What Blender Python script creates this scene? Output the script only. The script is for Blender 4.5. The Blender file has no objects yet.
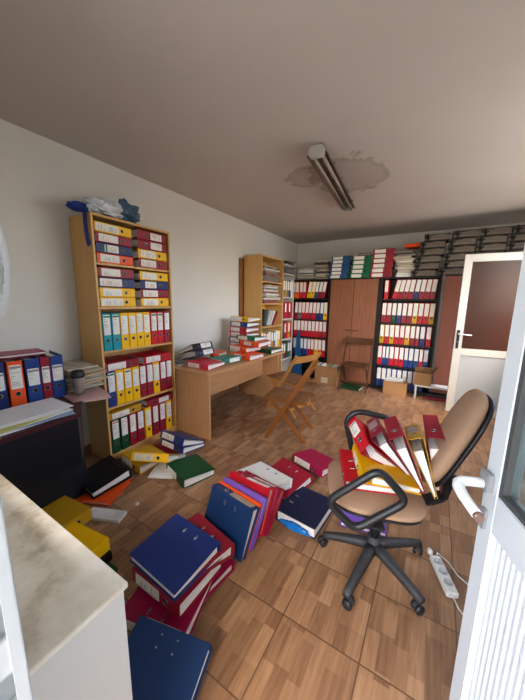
import bpy, bmesh, math, random
from mathutils import Matrix, Vector
random.seed(7)
PI = math.pi
SC = bpy.context.scene
COL = SC.collection
V = Vector

# ------------------------------------------------------------------ materials
def lin(c):
    return tuple(((x/255)/12.92 if x/255 <= .04045 else ((x/255+.055)/1.055)**2.4) for x in c)+(1.0,)
MATS = {}
def new_mat(name):
    m = bpy.data.materials.new(name); m.use_nodes = True
    nt = m.node_tree; b = nt.nodes['Principled BSDF']
    return m, nt, b
def plain(name, rgb, rough=.5, metal=0., var=.08, scale=12., bump=0., spec=.4):
    if name in MATS: return MATS[name]
    m, nt, b = new_mat(name)
    tc = nt.nodes.new('ShaderNodeTexCoord'); n = nt.nodes.new('ShaderNodeTexNoise')
    n.inputs['Scale'].default_value = scale; n.inputs['Detail'].default_value = 4
    nt.links.new(tc.outputs['Object'], n.inputs['Vector'])
    mix = nt.nodes.new('ShaderNodeMix'); mix.data_type = 'RGBA'
    c = lin(rgb)
    mix.inputs['A'].default_value = tuple(x*(1-var) for x in c[:3])+(1,)
    mix.inputs['B'].default_value = tuple(min(1, x*(1+var)) for x in c[:3])+(1,)
    nt.links.new(n.outputs['Fac'], mix.inputs['Factor'])
    nt.links.new(mix.outputs['Result'], b.inputs['Base Color'])
    b.inputs['Roughness'].default_value = rough; b.inputs['Metallic'].default_value = metal
    b.inputs['Specular IOR Level'].default_value = spec
    if bump:
        bp = nt.nodes.new('ShaderNodeBump'); bp.inputs['Strength'].default_value = bump; bp.inputs['Distance'].default_value = .004
        nt.links.new(n.outputs['Fac'], bp.inputs['Height']); nt.links.new(bp.outputs['Normal'], b.inputs['Normal'])
    MATS[name] = m; return m
def ramp(nt, stops):
    r = nt.nodes.new('ShaderNodeValToRGB'); e = r.color_ramp.elements
    while len(e) < len(stops): e.new(.5)
    for el, (p, c) in zip(e, stops): el.position = p; el.color = c
    return r
def wood(name, a, b_, axis='Z', scale=1., rough=.45):
    """streaky veneer, grain running along one object axis"""
    if name in MATS: return MATS[name]
    m, nt, b = new_mat(name)
    tc = nt.nodes.new('ShaderNodeTexCoord'); mp = nt.nodes.new('ShaderNodeMapping')
    s = [28*scale]*3; s['XYZ'.index(axis)] = 1.6*scale
    mp.inputs['Scale'].default_value = s
    n = nt.nodes.new('ShaderNodeTexNoise'); n.inputs['Scale'].default_value = 2.2; n.inputs['Detail'].default_value = 5; n.inputs['Roughness'].default_value = .6
    nt.links.new(tc.outputs['Object'], mp.inputs['Vector']); nt.links.new(mp.outputs['Vector'], n.inputs['Vector'])
    r = ramp(nt, [(.3, lin(a)), (.7, lin(b_))])
    nt.links.new(n.outputs['Fac'], r.inputs['Fac']); nt.links.new(r.outputs['Color'], b.inputs['Base Color'])
    b.inputs['Roughness'].default_value = rough; b.inputs['Specular IOR Level'].default_value = .35
    MATS[name] = m; return m
def paper_mat(name, rgb, axis, freq=900., dark=.72):
    """sheet edges: fine lines across one object axis"""
    if name in MATS: return MATS[name]
    m, nt, b = new_mat(name)
    tc = nt.nodes.new('ShaderNodeTexCoord'); mp = nt.nodes.new('ShaderNodeMapping')
    s = [3.]*3; s['XYZ'.index(axis)] = freq*.35
    mp.inputs['Scale'].default_value = s
    n = nt.nodes.new('ShaderNodeTexNoise'); n.inputs['Scale'].default_value = 1.; n.inputs['Detail'].default_value = 3
    nt.links.new(tc.outputs['Object'], mp.inputs['Vector']); nt.links.new(mp.outputs['Vector'], n.inputs['Vector'])
    c = lin(rgb)
    r = ramp(nt, [(.36, tuple(x*dark for x in c[:3])+(1,)), (.56, c)])
    nt.links.new(n.outputs['Fac'], r.inputs['Fac']); nt.links.new(r.outputs['Color'], b.inputs['Base Color'])
    b.inputs['Roughness'].default_value = .8
    MATS[name] = m; return m

PAL = {'red': (196, 18, 36), 'bright red': (214, 30, 62), 'dark red': (148, 22, 44), 'crimson': (160, 14, 66), 'yellow': (246, 190, 6), 'dull yellow': (196, 150, 22),
       'navy': (28, 44, 104), 'blue': (28, 62, 132), 'royal blue': (27, 50, 116), 'teal': (0, 146, 160), 'green': (0, 104, 66), 'dark green': (8, 72, 40),
       'orange': (240, 84, 26), 'black': (14, 14, 18), 'white': (226, 228, 224), 'purple': (128, 92, 196), 'midnight blue': (22, 30, 62), 'petrol blue': (20, 80, 130), 'deep blue': (24, 54, 100), 'grey': (112, 112, 112), 'sea green': (0, 122, 100)}
def cmat(c): return plain('binder '+c, PAL[c], .42, var=.05, scale=30, spec=.35)
M_label = plain('label paper', (236, 234, 226), .7, var=.03)
M_labelprint = plain('label print', (150, 144, 140), .7)
M_labelred = plain('label print red', (206, 120, 120), .7)
M_labelgreen = plain('label green', (10, 130, 80), .7)
M_paper = paper_mat('sheets', (238, 236, 230), 'X')
M_paperold = paper_mat('old sheets', (196, 186, 166), 'Z', dark=.5)
M_papergrey = paper_mat('grey sheets', (150, 142, 130), 'Z', dark=.4)
M_paperwhite = paper_mat('white sheet pile', (236, 236, 232), 'Z', dark=.7)
M_chrome = plain('chrome', (190, 190, 190), .25, 1., var=.03)
M_dark = plain('dark hole', (10, 10, 12), .6)
M_beech = wood('beech veneer', (208, 160, 96), (222, 178, 114), 'Z')
M_desk = wood('desk veneer', (196, 146, 98), (212, 164, 116), 'Z')
M_desktop = wood('desk top veneer', (190, 140, 92), (206, 158, 108), 'Y')
M_cherry = wood('cherry veneer', (130, 80, 56), (152, 98, 70), 'Z')
M_cherry2 = wood('cherry veneer plain', (130, 76, 58), (142, 86, 68), 'Z')
M_blackboard = plain('black board', (20, 18, 20), .5)
M_chairlight = wood('pale beech', (186, 130, 62), (206, 150, 80), 'Z', 2)
M_chairmid = wood('golden beech', (136, 78, 28), (162, 98, 40), 'Z', 2)
M_chairdark = wood('stained beech', (78, 48, 28), (96, 60, 36), 'Z', 2)
M_chairslat = wood('brown slat', (112, 74, 42), (136, 92, 54), 'Y', 2)
M_white = plain('white enamel', (212, 216, 218), .32, var=.02, scale=5)
M_whitepvc = plain('white frame', (184, 190, 195), .3, var=.02, scale=6)
M_cream = plain('cream frame', (186, 184, 176), .4, var=.03)
M_plastic = plain('black plastic', (30, 31, 34), .42, var=.2, scale=40)
M_dusty = plain('dusty black plastic', (52, 52, 54), .6, var=.35, scale=25)
M_greyplastic = plain('grey plastic', (120, 122, 124), .4)
M_card = plain('cardboard', (170, 128, 84), .8, var=.08, scale=9)
M_card2 = plain('cardboard dark', (136, 100, 62), .8, var=.08, scale=9)
M_maroon = plain('maroon board', (64, 22, 28), .45, var=.15)
M_deskblack = plain('black laminate', (16, 19, 26), .35, var=.2)
M_whiteplast = plain('white plastic', (222, 222, 216), .35, var=.02)

# ------------------------------------------------------------------ mesh helpers
class MB:
    def __init__(s): s.v = []; s.f = []; s.sm = []
    def add(s, vs, fs, smooth=False, M=None):
        o = len(s.v); s.v += [tuple((M @ V(v)) if M else v) for v in vs]
        s.f += [tuple(i+o for i in f) for f in fs]; s.sm += [smooth]*len(fs); return s
    def box(s, a, b, M=None):
        (x0, y0, z0), (x1, y1, z1) = a, b
        return s.add([(x0,y0,z0),(x1,y0,z0),(x1,y1,z0),(x0,y1,z0),(x0,y0,z1),(x1,y0,z1),(x1,y1,z1),(x0,y1,z1)],
                     [(0,3,2,1),(4,5,6,7),(0,1,5,4),(1,2,6,5),(2,3,7,6),(3,0,4,7)], False, M)
    def prism(s, poly, h0, h1, axis='z', M=None, smooth=False):
        n = len(poly)
        def p(q, h): return (q[0], q[1], h) if axis == 'z' else ((h, q[0], q[1]) if axis == 'x' else (q[0], h, q[1]))
        vs = [p(q, h0) for q in poly]+[p(q, h1) for q in poly]
        s.add(vs, [tuple(range(n))[::-1], tuple(range(n, 2*n))], False, M)
        o = len(s.v)-2*n
        for i in range(n):
            j = (i+1) % n; s.f.append((o+i, o+j, o+n+j, o+n+i)); s.sm.append(smooth)
        return s
    def tube(s, pts, r, n=10, closed=False, M=None, flat=None):
        pts = [V(p) for p in pts]; rings = []; N = len(pts)
        prev = None
        for i, p in enumerate(pts):
            a = pts[(i-1) % N] if (closed or i > 0) else p; b = pts[(i+1) % N] if (closed or i < N-1) else p
            t = (b-a).normalized()
            if prev is None:
                u = t.orthogonal().normalized()
            else:
                u = (prev-t*prev.dot(t)).normalized()
            prev = u; w = t.cross(u)
            rr = r[i] if isinstance(r, (list, tuple)) else r
            rings.append([p+(u*math.cos(2*PI*k/n)+w*math.sin(2*PI*k/n))*rr for k in range(n)])
        vs = [q for R in rings for q in R]; fs = []
        for i in range(N if closed else N-1):
            j = (i+1) % N
            for k in range(n): fs.append((i*n+k, i*n+(k+1) % n, j*n+(k+1) % n, j*n+k))
        s.add(vs, fs, True, M)
        if not closed:
            o = len(s.v)-len(vs); s.f += [tuple(o+k for k in range(n))[::-1], tuple(o+(N-1)*n+k for k in range(n))]; s.sm += [False]*2
        return s
    def bar(s, p, q, w, t, side=(0, 1, 0), M=None):
        """rectangular bar from p to q; w along `side`, t across"""
        p, q = V(p), V(q); d = (q-p).normalized(); u = V(side); u = (u-d*u.dot(d)).normalized(); n = d.cross(u)
        vs = [c+u*a*w/2+n*b*t/2 for c in (p, q) for a, b in ((-1,-1),(1,-1),(1,1),(-1,1))]
        return s.add(vs, [(0,3,2,1),(4,5,6,7),(0,1,5,4),(1,2,6,5),(2,3,7,6),(3,0,4,7)], False, M)
    def lathe(s, prof, n=24, M=None):
        vs = [(r*math.cos(2*PI*k/n), r*math.sin(2*PI*k/n), z) for r, z in prof for k in range(n)]; fs = []
        for i in range(len(prof)-1):
            for k in range(n): fs.append((i*n+k, i*n+(k+1) % n, (i+1)*n+(k+1) % n, (i+1)*n+k))
        s.add(vs, fs, True, M)
        o = len(s.v)-len(vs)
        s.f += [tuple(o+k for k in range(n))[::-1], tuple(o+(len(prof)-1)*n+k for k in range(n))]; s.sm += [False]*2
        return s
    def mesh(s, name, mat, bevel=0):
        me = bpy.data.meshes.new(name); me.from_pydata(s.v, [], s.f); me.update()
        for p, q in zip(me.polygons, s.sm): p.use_smooth = q
        bm = bmesh.new(); bm.from_mesh(me)
        if bevel: bmesh.ops.bevel(bm, geom=bm.edges[:], offset=bevel, segments=2, affect='EDGES', clamp_overlap=True)
        bmesh.ops.recalc_face_normals(bm, faces=bm.faces[:]); bm.to_mesh(me); bm.free()
        me.materials.append(mat); return me
    def build(s, name, mat, parent=None, bevel=0, loc=None):
        return obj(name, s.mesh(name, mat, bevel), parent)
def obj(name, me, parent=None):
    o = bpy.data.objects.new(name, me); COL.objects.link(o); o.parent = parent; return o
def thing(name, label, cat, M=None, group=None):
    o = bpy.data.objects.new(name, None); COL.objects.link(o); o.empty_display_size = .05
    if M is not None: o.matrix_world = M if isinstance(M, Matrix) else Matrix.Translation(V(M))
    o['label'] = label; o['category'] = cat
    if group: o['group'] = group
    return o
def tag(o, label, cat, group=None):
    o['label'] = label; o['category'] = cat
    if group: o['group'] = group
    return o
def struct(o): o['kind'] = 'structure'; return o
def part_label(o, t): o['label'] = t; return o
def frame(loc, Y, Z):
    Z = V(Z).normalized(); Y = V(Y); Y = (Y-Z*Y.dot(Z)).normalized(); X = Y.cross(Z)
    M = Matrix((X, Y, Z)).transposed().to_4x4(); M.translation = V(loc); return M
def rz(loc, a): return Matrix.Translation(V(loc)) @ Matrix.Rotation(a, 4, 'Z')
def blob(name, mat, rx, ry, rz_, seed, amp=.35, sub=3, freq=6., parent=None, flat=True):
    """crumpled lump"""
    from mathutils import noise
    bm = bmesh.new(); bmesh.ops.create_icosphere(bm, subdivisions=sub, radius=1)
    for v in bm.verts:
        d = noise.noise(v.co*freq*.3+V((seed, 0, 0)))+.5*abs(noise.noise(v.co*freq+V((0, seed, 0))))
        c = v.co*(1+amp*d); v.co = V((c.x*rx, c.y*ry, max(c.z, -.8)*rz_))
    me = bpy.data.meshes.new(name); bm.to_mesh(me); bm.free(); me.materials.append(mat)
    for p in me.polygons: p.use_smooth = not flat
    return obj(name, me, parent)

# ------------------------------------------------------------------ lever-arch binder
CACHE = {}
def cached(key, fn):
    if key not in CACHE: CACHE[key] = fn()
    return CACHE[key]
def rrect(x0, x1, z0, z1, r, n=4):
    out = []
    for cx, cz, a in ((x1-r, z0+r, -PI/2), (x1-r, z1-r, 0), (x0+r, z1-r, PI/2), (x0+r, z0+r, PI)):
        for k in range(n+1):
            t = a+PI/2*k/n; out.append((cx+r*math.cos(t), cz+r*math.sin(t)))
    return out
def cover_mesh(col, w, d, h, t):
    th = .0026
    xo = [(-t/2, d), (-w/2, .006), (-w/2+.0025, .0012), (-w/2+.006, 0), (w/2-.006, 0), (w/2-.0025, .0012), (w/2, .006), (t/2, d)]
    xi = [(t/2-th, d), (w/2-th, .006), (w/2-th-.003, th), (-w/2+th+.003, th), (-w/2+th, .006), (-t/2+th, d)]
    return MB().prism(xo+xi, 0, h).mesh('cover', cmat(col))
def paper_mesh(w, d, h, t, fill, y0, mat):
    a = (w/2-.004)*fill; b = max(.002, (t/2-.004)*fill)
    off = -(w/2-.004)+a     # sheets lie against the back cover
    off2 = -(t/2-.004)+b
    k = y0/d; a0 = a*(1-k)+b*k; o0 = off*(1-k)+off2*k
    p = [(o0-a0, y0), (o0+a0, y0), (off2+b, d-.008), (off2-b, d-.008)]
    return MB().prism(p, .008, h-.014).mesh('paper_stack', mat)
def label_mesh(w, z0, z1, wid=.76):
    return MB().prism(rrect(-w/2*wid, w/2*wid, z0, z1, .006), -.0012, .0002, 'y').mesh('spine_label', M_label)
def print_mesh(w, z0, z1, seed, wid=.76):
    r = random.Random(seed); m = MB(); a = w/2*wid*.72
    z = z1-.016
    while z > z0+.02:
        l = r.uniform(.3, 1.)
        if r.random() < .8: m.box((-a, -.0018, z), (-a+2*a*l, -.001, z+.0028))
        z -= r.choice((.011, .016, .024))
    m.box((-a-.0012, -.0018, z0+.014), (-a, -.001, z1-.008))
    return m
def ring_mesh(rad=.0135):
    pts = [(rad*math.cos(2*PI*k/16), -.0006, .088+rad*math.sin(2*PI*k/16)) for k in range(16)]
    return MB().tube(pts, .0018, 6, True).mesh('finger_ring', M_chrome)
def hole_mesh(rad=.0125):
    p = [(rad*math.cos(2*PI*k/16), .088+rad*math.sin(2*PI*k/16)) for k in range(16)]
    return MB().prism(p, -.0008, .0004, 'y').mesh('finger_hole', M_dark)
def slot_mesh(x, mat):
    p = [(math.cos(2*PI*k/16)*.013+.052, math.sin(2*PI*k/16)*.0042) for k in range(16)]
    return p
def binder(M, col, label, group=None, w=.075, d=.285, h=.318, t=None, lab='full', hdr=None, fill=.8, slots=False, rivets=False, lever=False, detail=1, ring=True, cat='binder', kind='lever_arch_binder', labcol=None, paper=None):
    if t is None: t = w
    o = thing(kind, label, cat, M, group)
    obj('cover', cached(('c', col, w, d, h, t), lambda: cover_mesh(col, w, d, h, t)), o)
    if fill:
        pm = paper or M_paper; y0 = .062 if lever else .012
        obj('paper_stack', cached(('p', w, d, h, t, fill, y0, pm.name), lambda: paper_mesh(w, d, h, t, fill, y0, pm)), o)
    if lab:
        z0, z1 = {'full': (.128, .292), 'tall': (.135, .305), 'long': (.12, .31), 'mid': (.14, .265), 'low': (.13, .25)}[lab]
        z0 *= h/.318; z1 *= h/.318
        L = obj('spine_label', cached(('l', w, z0, z1), lambda: label_mesh(w, z0, z1)), o)
        if labcol:
            L.data = label_mesh(w, z0, z1); L.data.materials[0] = labcol
        if detail:
            sd = random.randint(0, 5)
            me = cached(('lp', w, z0, z1, sd), lambda: print_mesh(w, z0, z1-.01, sd).mesh('label_print', M_labelred if sd % 3 == 0 else M_labelprint))
            obj('label_print', me, L)
        if hdr:
            m_ = {'green': M_labelgreen, 'red': M_labelred, 'dark': M_labelprint}[hdr]
            obj('label_header', cached(('lh', w, z0, z1, hdr), lambda: MB().box((-w*.36, -.0019, z1-.022), (w*.36, -.0009, z1-.008)).mesh('label_header', m_)), L)
    if ring:
        R = obj('finger_ring', cached('ring', ring_mesh), o)
        obj('finger_hole', cached('hole', hole_mesh), o)
    if slots:
        for s in (-1, 1):
            y = .052; xs = w/2+(t-w)/2*y/d
            p = [(.052+.014*math.cos(2*PI*k/14), h/2+s*.04+.0045*math.sin(2*PI*k/14)) for k in range(14)]
            me = MB().tube([(xs+.0006, a, b) for a, b in p], .0014, 6, True).add([(xs+.0003, a, b) for a, b in p], [tuple(range(14))]).mesh('slot_ring', M_dark if col == 'white' else M_chrome)
            obj('slot_ring', me, o)
    if rivets:
        for y in (.03, .068):
            for s in (-1, 1):
                xs = -(w/2+(t-w)/2*y/d)
                me = MB().lathe([(.0001, 0), (.0045, .0001), (.0035, .0018), (.0001, .0022)], 10, Matrix.Translation((xs, y, h/2+s*.035)) @ Matrix.Rotation(-PI/2, 4, 'Y')).mesh('rivet', M_chrome)
                obj('rivet', me, o)
    if lever:
        a = w/2-.012
        pts = []
        for zz in (h/2-.04, h/2+.04):
            pass
        m = MB()
        for zz in (h*.30, h*.55, h*.8, h-.012):
            m.tube([(-a, .05, zz), (-a, .03, zz), (-a*.5, .014, zz), (a*.5, .014, zz), (a, .03, zz), (a, .05, zz)], .002, 6)
        m.tube([(-a, .05, h*.3), (-a, .05, h-.012)], .002, 6)
        m.build('lever_arch', M_chrome, o)
    return o
def standing(x, y, z, face, lean=0.):
    """upright, spine at (x,y); face = direction the spine looks at; lean tips the top sideways"""
    F = V(face).normalized(); Y = -F; S = V((0, 0, 1)).cross(F)          # S: the binder's right seen from the front
    Z = V((0, 0, 1))*math.cos(lean)+S*math.sin(lean)
    return frame((x, y, z), Y, Z)
def flat(x, y, z, spine_dir, up=1):
    """lying; spine runs along spine_dir; front cover (up=1) or back cover (up=-1) upwards"""
    Z = V((spine_dir[0], spine_dir[1], 0)).normalized(); Y = Z.cross(V((0, 0, up))); return frame((x, y, z), Y, Z)
ORD = ['first', 'second', 'third', 'fourth', 'fifth', 'sixth', 'seventh', 'eighth', 'ninth', 'tenth', 'eleventh', 'twelfth']

# ------------------------------------------------------------------ camera
CAMZ = 1.45
cam = bpy.data.cameras.new('camera'); co = bpy.data.objects.new('camera', cam); COL.objects.link(co); SC.camera = co
ya, pi_, ro = [math.radians(a) for a in (31.201, 9.957, .851)]
fw = V((-math.sin(ya)*math.cos(pi_), math.cos(ya)*math.cos(pi_), -math.sin(pi_)))
rt = V((math.cos(ya), math.sin(ya), 0)); up = rt.cross(fw)
r2 = rt*math.cos(ro)+up*math.sin(ro); u2 = -rt*math.sin(ro)+up*math.cos(ro)
Mc = Matrix((r2, u2, -fw)).transposed().to_4x4(); Mc.translation = (0, 0, CAMZ); co.matrix_world = Mc
cam.sensor_fit = 'VERTICAL'; cam.sensor_height = 36; cam.lens = 283.126*36/700; cam.clip_start = .02; cam.clip_end = 100

# ------------------------------------------------------------------ room shell
XL, XR, YF, YB, H = -2.70, 1.14, .092, 5.86, 2.656
def floor_mat():
    m, nt, b = new_mat('floor tiles'); L = nt.links.new
    geo = nt.nodes.new('ShaderNodeNewGeometry'); sep = nt.nodes.new('ShaderNodeSeparateXYZ'); L(geo.outputs['Position'], sep.inputs[0])
    def math_(op, a, b2=None):
        n = nt.nodes.new('ShaderNodeMath'); n.operation = op
        for i, q in enumerate((a, b2)):
            if q is None: continue
            if isinstance(q, (int, float)): n.inputs[i].default_value = q
            else: L(q, n.inputs[i])
        return n.outputs[0]
    T = .345
    ux = math_('DIVIDE', math_('SUBTRACT', sep.outputs['X'], -.467-20*T), T); uy = math_('DIVIDE', math_('SUBTRACT', sep.outputs['Y'], .995-20*T), T)
    fx = math_('FRACT', ux); fy = math_('FRACT', uy)
    # parquet strips inside a tile: 7 columns, staggered lengths
    cx = math_('FLOOR', math_('MULTIPLY', fx, 6)); 
    st = math_('FRACT', math_('MULTIPLY', math_('SINE', math_('MULTIPLY', cx, 12.9898)), 43758.5))
    py = math_('ADD', math_('MULTIPLY', fy, 2.2), st); cy = math_('FLOOR', py)
    comb = nt.nodes.new('ShaderNodeCombineXYZ'); L(cx, comb.inputs[0]); L(cy, comb.inputs[1])
    tid = math_('MODULO', math_('ADD', math_('FLOOR', ux), math_('MULTIPLY', math_('FLOOR', uy), 2)), 3); L(tid, comb.inputs[2])
    wn = nt.nodes.new('ShaderNodeTexWhiteNoise'); wn.noise_dimensions = '3D'; L(comb.outputs[0], wn.inputs['Vector'])
    mp = nt.nodes.new('ShaderNodeMapping'); mp.inputs['Scale'].default_value = (60, 5, 1); L(geo.outputs['Position'], mp.inputs['Vector'])
    gr = nt.nodes.new('ShaderNodeTexNoise'); gr.inputs['Scale'].default_value = 1; gr.inputs['Detail'].default_value = 6; gr.inputs['Distortion'].default_value = .6; L(mp.outputs[0], gr.inputs['Vector'])
    f = math_('ADD', math_('MULTIPLY', wn.outputs['Value'], .45), math_('MULTIPLY', gr.outputs['Fac'], .70))
    r = ramp(nt, [(.12, lin((100, 70, 50))), (.4, lin((134, 98, 70))), (.68, lin((160, 121, 88))), (.95, lin((184, 146, 110)))])
    L(f, r.inputs['Fac'])
    # grout
    def edge(fr): return math_('MINIMUM', fr, math_('SUBTRACT', 1, fr))
    e = math_('MINIMUM', edge(fx), edge(fy)); g = math_('LESS_THAN', e, .0085)
    mix = nt.nodes.new('ShaderNodeMix'); mix.data_type = 'RGBA'; L(g, mix.inputs['Factor']); L(r.outputs['Color'], mix.inputs['A']); mix.inputs['B'].default_value = lin((104, 76, 54))
    L(mix.outputs['Result'], b.inputs['Base Color']); b.inputs['Roughness'].default_value = .34; b.inputs['Specular IOR Level'].default_value = .45
    bp = nt.nodes.new('ShaderNodeBump'); bp.inputs['Strength'].default_value = .5; bp.inputs['Distance'].default_value = .002
    L(math_('SUBTRACT', 1, g), bp.inputs['Height']); L(bp.outputs['Normal'], b.inputs['Normal'])
    return m
def wall_mat(name, rgb, stain=False):
    m, nt, b = new_mat(name); L = nt.links.new
    geo = nt.nodes.new('ShaderNodeNewGeometry')
    n1 = nt.nodes.new('ShaderNodeTexNoise'); n1.inputs['Scale'].default_value = .9; n1.inputs['Detail'].default_value = 5; L(geo.outputs['Position'], n1.inputs['Vector'])
    n2 = nt.nodes.new('ShaderNodeTexNoise'); n2.inputs['Scale'].default_value = 60; n2.inputs['Detail'].default_value = 3; L(geo.outputs['Position'], n2.inputs['Vector'])
    c = lin(rgb)
    r = ramp(nt, [(.3, tuple(x*.9 for x in c[:3])+(1,)), (.7, c)]); L(n1.outputs['Fac'], r.inputs['Fac'])
    out = r.outputs['Color']
    if stain:
        def blot(cx, cy, sx, sy, c_in, c_edge, c_mid, out):
            sub = nt.nodes.new('ShaderNodeVectorMath'); sub.operation = 'SUBTRACT'; L(geo.outputs['Position'], sub.inputs[0]); sub.inputs[1].default_value = (cx, cy, H)
            mul = nt.nodes.new('ShaderNodeVectorMath'); mul.operation = 'MULTIPLY'; L(sub.outputs[0], mul.inputs[0]); mul.inputs[1].default_value = (1/sx, 1/sy, 0)
            ln = nt.nodes.new('ShaderNodeVectorMath'); ln.operation = 'LENGTH'; L(mul.outputs[0], ln.inputs[0])
            n3 = nt.nodes.new('ShaderNodeTexNoise'); n3.inputs['Scale'].default_value = 5.5; n3.inputs['Detail'].default_value = 9; n3.inputs['Roughness'].default_value = .68; L(geo.outputs['Position'], n3.inputs['Vector'])
            ad = nt.nodes.new('ShaderNodeMath'); ad.operation = 'MULTIPLY_ADD'; L(n3.outputs['Fac'], ad.inputs[0]); ad.inputs[1].default_value = 1.15; L(ln.outputs['Value'], ad.inputs[2])
            rr = ramp(nt, [(.5, c_in), (.72, c_mid), (.80, c_edge), (.84, (1, 1, 1, 1))]); rr.color_ramp.interpolation = 'LINEAR'
            mp = nt.nodes.new('ShaderNodeMath'); mp.operation = 'DIVIDE'; L(ad.outputs[0], mp.inputs[0]); mp.inputs[1].default_value = 1.6; L(mp.outputs[0], rr.inputs['Fac'])
            mx = nt.nodes.new('ShaderNodeMix'); mx.data_type = 'RGBA'; mx.blend_type = 'MULTIPLY'; mx.inputs['Factor'].default_value = 1; L(out, mx.inputs['A']); L(rr.outputs['Color'], mx.inputs['B'])
            return mx.outputs['Result']
        out = blot(-.86, 3.02, .50, .58, (.84, .82, .80, 1), (.66, .62, .58, 1), (.80, .77, .74, 1), out)
        out = blot(-1.22, 2.86, .32, .32, (.86, .84, .82, 1), (.68, .64, .6, 1), (.82, .79, .76, 1), out)
    L(out, b.inputs['Base Color']); b.inputs['Roughness'].default_value = .85; b.inputs['Specular IOR Level'].default_value = .2
    bp = nt.nodes.new('ShaderNodeBump'); bp.inputs['Strength'].default_value = .25; bp.inputs['Distance'].default_value = .002
    L(n2.outputs['Fac'], bp.inputs['Height']); L(bp.outputs['Normal'], b.inputs['Normal'])
    return m
M_wall = wall_mat('wall paint', (232, 230, 222)); M_ceil = wall_mat('ceiling paint', (206, 198, 190), True)
struct(MB().box((XL-.2, -.16, -.1), (XR+.2, YB+.2, 0)).build('floor', floor_mat()))
struct(MB().box((XL-.2, -.16, H), (XR+.2, YB+.2, H+.12)).build('ceiling', M_ceil))
struct(MB().box((XL-.2, -.16, 0), (XL, YB+.2, H)).build('wall_left', M_wall))
struct(MB().box((XL, YB, 0), (XR, YB+.2, H)).build('wall_back', M_wall))
# right wall with the far door opening and an unseen window added for daylight
DW = (4.44, 5.28)
VY0, VY1, VZ0, VZ1 = 1.8, 4.1, 1.4, 2.5
w = MB(); w.box((XR, -.16, 0), (XR+.2, VY0, H)); w.box((XR, VY0, 0), (XR+.2, VY1, VZ0)); w.box((XR, VY0, VZ1), (XR+.2, VY1, H)); w.box((XR, VY1, 0), (XR+.2, DW[0], H)); w.box((XR, DW[0], 2.06), (XR+.2, DW[1], H)); w.box((XR, DW[1], 0), (XR+.2, YB+.2, H))
struct(w.build('wall_right', M_wall))
# front wall: doorway (the camera stands in it) and an unseen window to the left, added for daylight
DX0, DX1 = -.44, .46; WX0, WX1, WZ0, WZ1 = -1.22, -.52, 1.0, 2.15
w = MB()
w.box((XL, -.16, 0), (WX0, YF, H)); w.box((WX0, -.16, 0), (WX1, YF, WZ0)); w.box((WX0, -.16, WZ1), (WX1, YF, H))
w.box((WX1, -.16, 0), (DX0, YF, H)); w.box((DX0, -.16, 2.14), (DX1, YF, H)); w.box((DX1, -.16, 0), (XR, YF, H))
struct(w.build('wall_front', M_wall))
wn = struct(thing('added_window_1', 'added unseen window in the front wall', 'window', (0, 0, 0))); del wn['label'], wn['category']  # invented opening out of view, lets daylight in beside the doorway
m = MB()
for a, b in (((WX0, WZ0), (WX1, WZ0+.05)), ((WX0, WZ1-.05), (WX1, WZ1)), ((WX0, WZ0+.05), (WX0+.05, WZ1-.05)), ((WX1-.05, WZ0+.05), (WX1, WZ1-.05)), (((WX0+WX1)/2-.03, WZ0+.05), ((WX0+WX1)/2+.03, WZ1-.05))):
    m.box((a[0], -.05, a[1]), (b[0], .0, b[1]))
m.build('added_window_frame', M_whitepvc, wn)
wn2 = struct(thing('added_window_2', '', '', (0, 0, 0))); del wn2['label'], wn2['category']  # invented side opening out of view, brings daylight to the room's depth
m = MB()
for a, b in (((VY0, VZ0), (VY1, VZ0+.05)), ((VY0, VZ1-.05), (VY1, VZ1)), ((VY0, VZ0+.05), (VY0+.05, VZ1-.05)), ((VY1-.05, VZ0+.05), (VY1, VZ1-.05)), (((VY0+VY1)/2-.03, VZ0+.05), ((VY0+VY1)/2+.03, VZ1-.05))):
    m.box((XR+.06, a[0], a[1]), (XR+.11, b[0], b[1]))
m.build('added_window_frame', M_whitepvc, wn2)
# door jamb with strike recesses on the left of the doorway
tr = struct(thing('trim_1', '', '', (0, 0, 0))); del tr['label'], tr['category']
m = MB()
zs = [(0, .945), (.995, 1.042), (1.095, 2.10)]
m.box((DX0, -.05, 0), (-.412, .0925, 2.10))
for z0, z1 in zs: m.box((-.412, -.05, z0), (-.40, .0925, z1))
for z0, z1 in ((.945, .995), (1.042, 1.095)): m.box((-.412, .083, z0), (-.40, .0925, z1)); m.box((-.412, -.05, z0), (-.40, .06, z1))
m.build('door_jamb', M_whitepvc, tr)
MB().box((-.400, .078, 0), (-.3975, .0905, 2.10)).build('jamb_bead', M_whitepvc, tr)
MB().box((DX1-.04, -.05, 0), (DX1, .09, 2.10)).build('hinge_jamb', M_whitepvc, tr)
MB().box((DX0, -.05, 2.10), (DX1, .09, 2.139)).build('door_head', M_whitepvc, tr)
# skirting of floor tile
struct(MB().box((XL, YF, 0), (XL+.012, YB, .075)).build('baseboard_left', plain('skirting tile', (150, 110, 78), .4)))
# ground outside the doorway
struct(MB().box((-8, -9, -.22), (8, -.16, -.12)).build('ground', plain('concrete', (176, 172, 164), .9)))

struct(MB().box((.60, -3.0, -.12), (.78, -.162, 2.418)).build('added_shade_wall', plain('shade wall render', (150, 147, 140), .9)))  # unseen wall added outside to keep side sky light off the jamb
struct(MB().box((-2.4, -1.2, 2.42), (1.6, -.162, 2.52)).build('added_shade_roof', plain('shade roof boards', (150, 146, 140), .8)))  # unseen roof added outside to cut the sky light at the doorway

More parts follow.
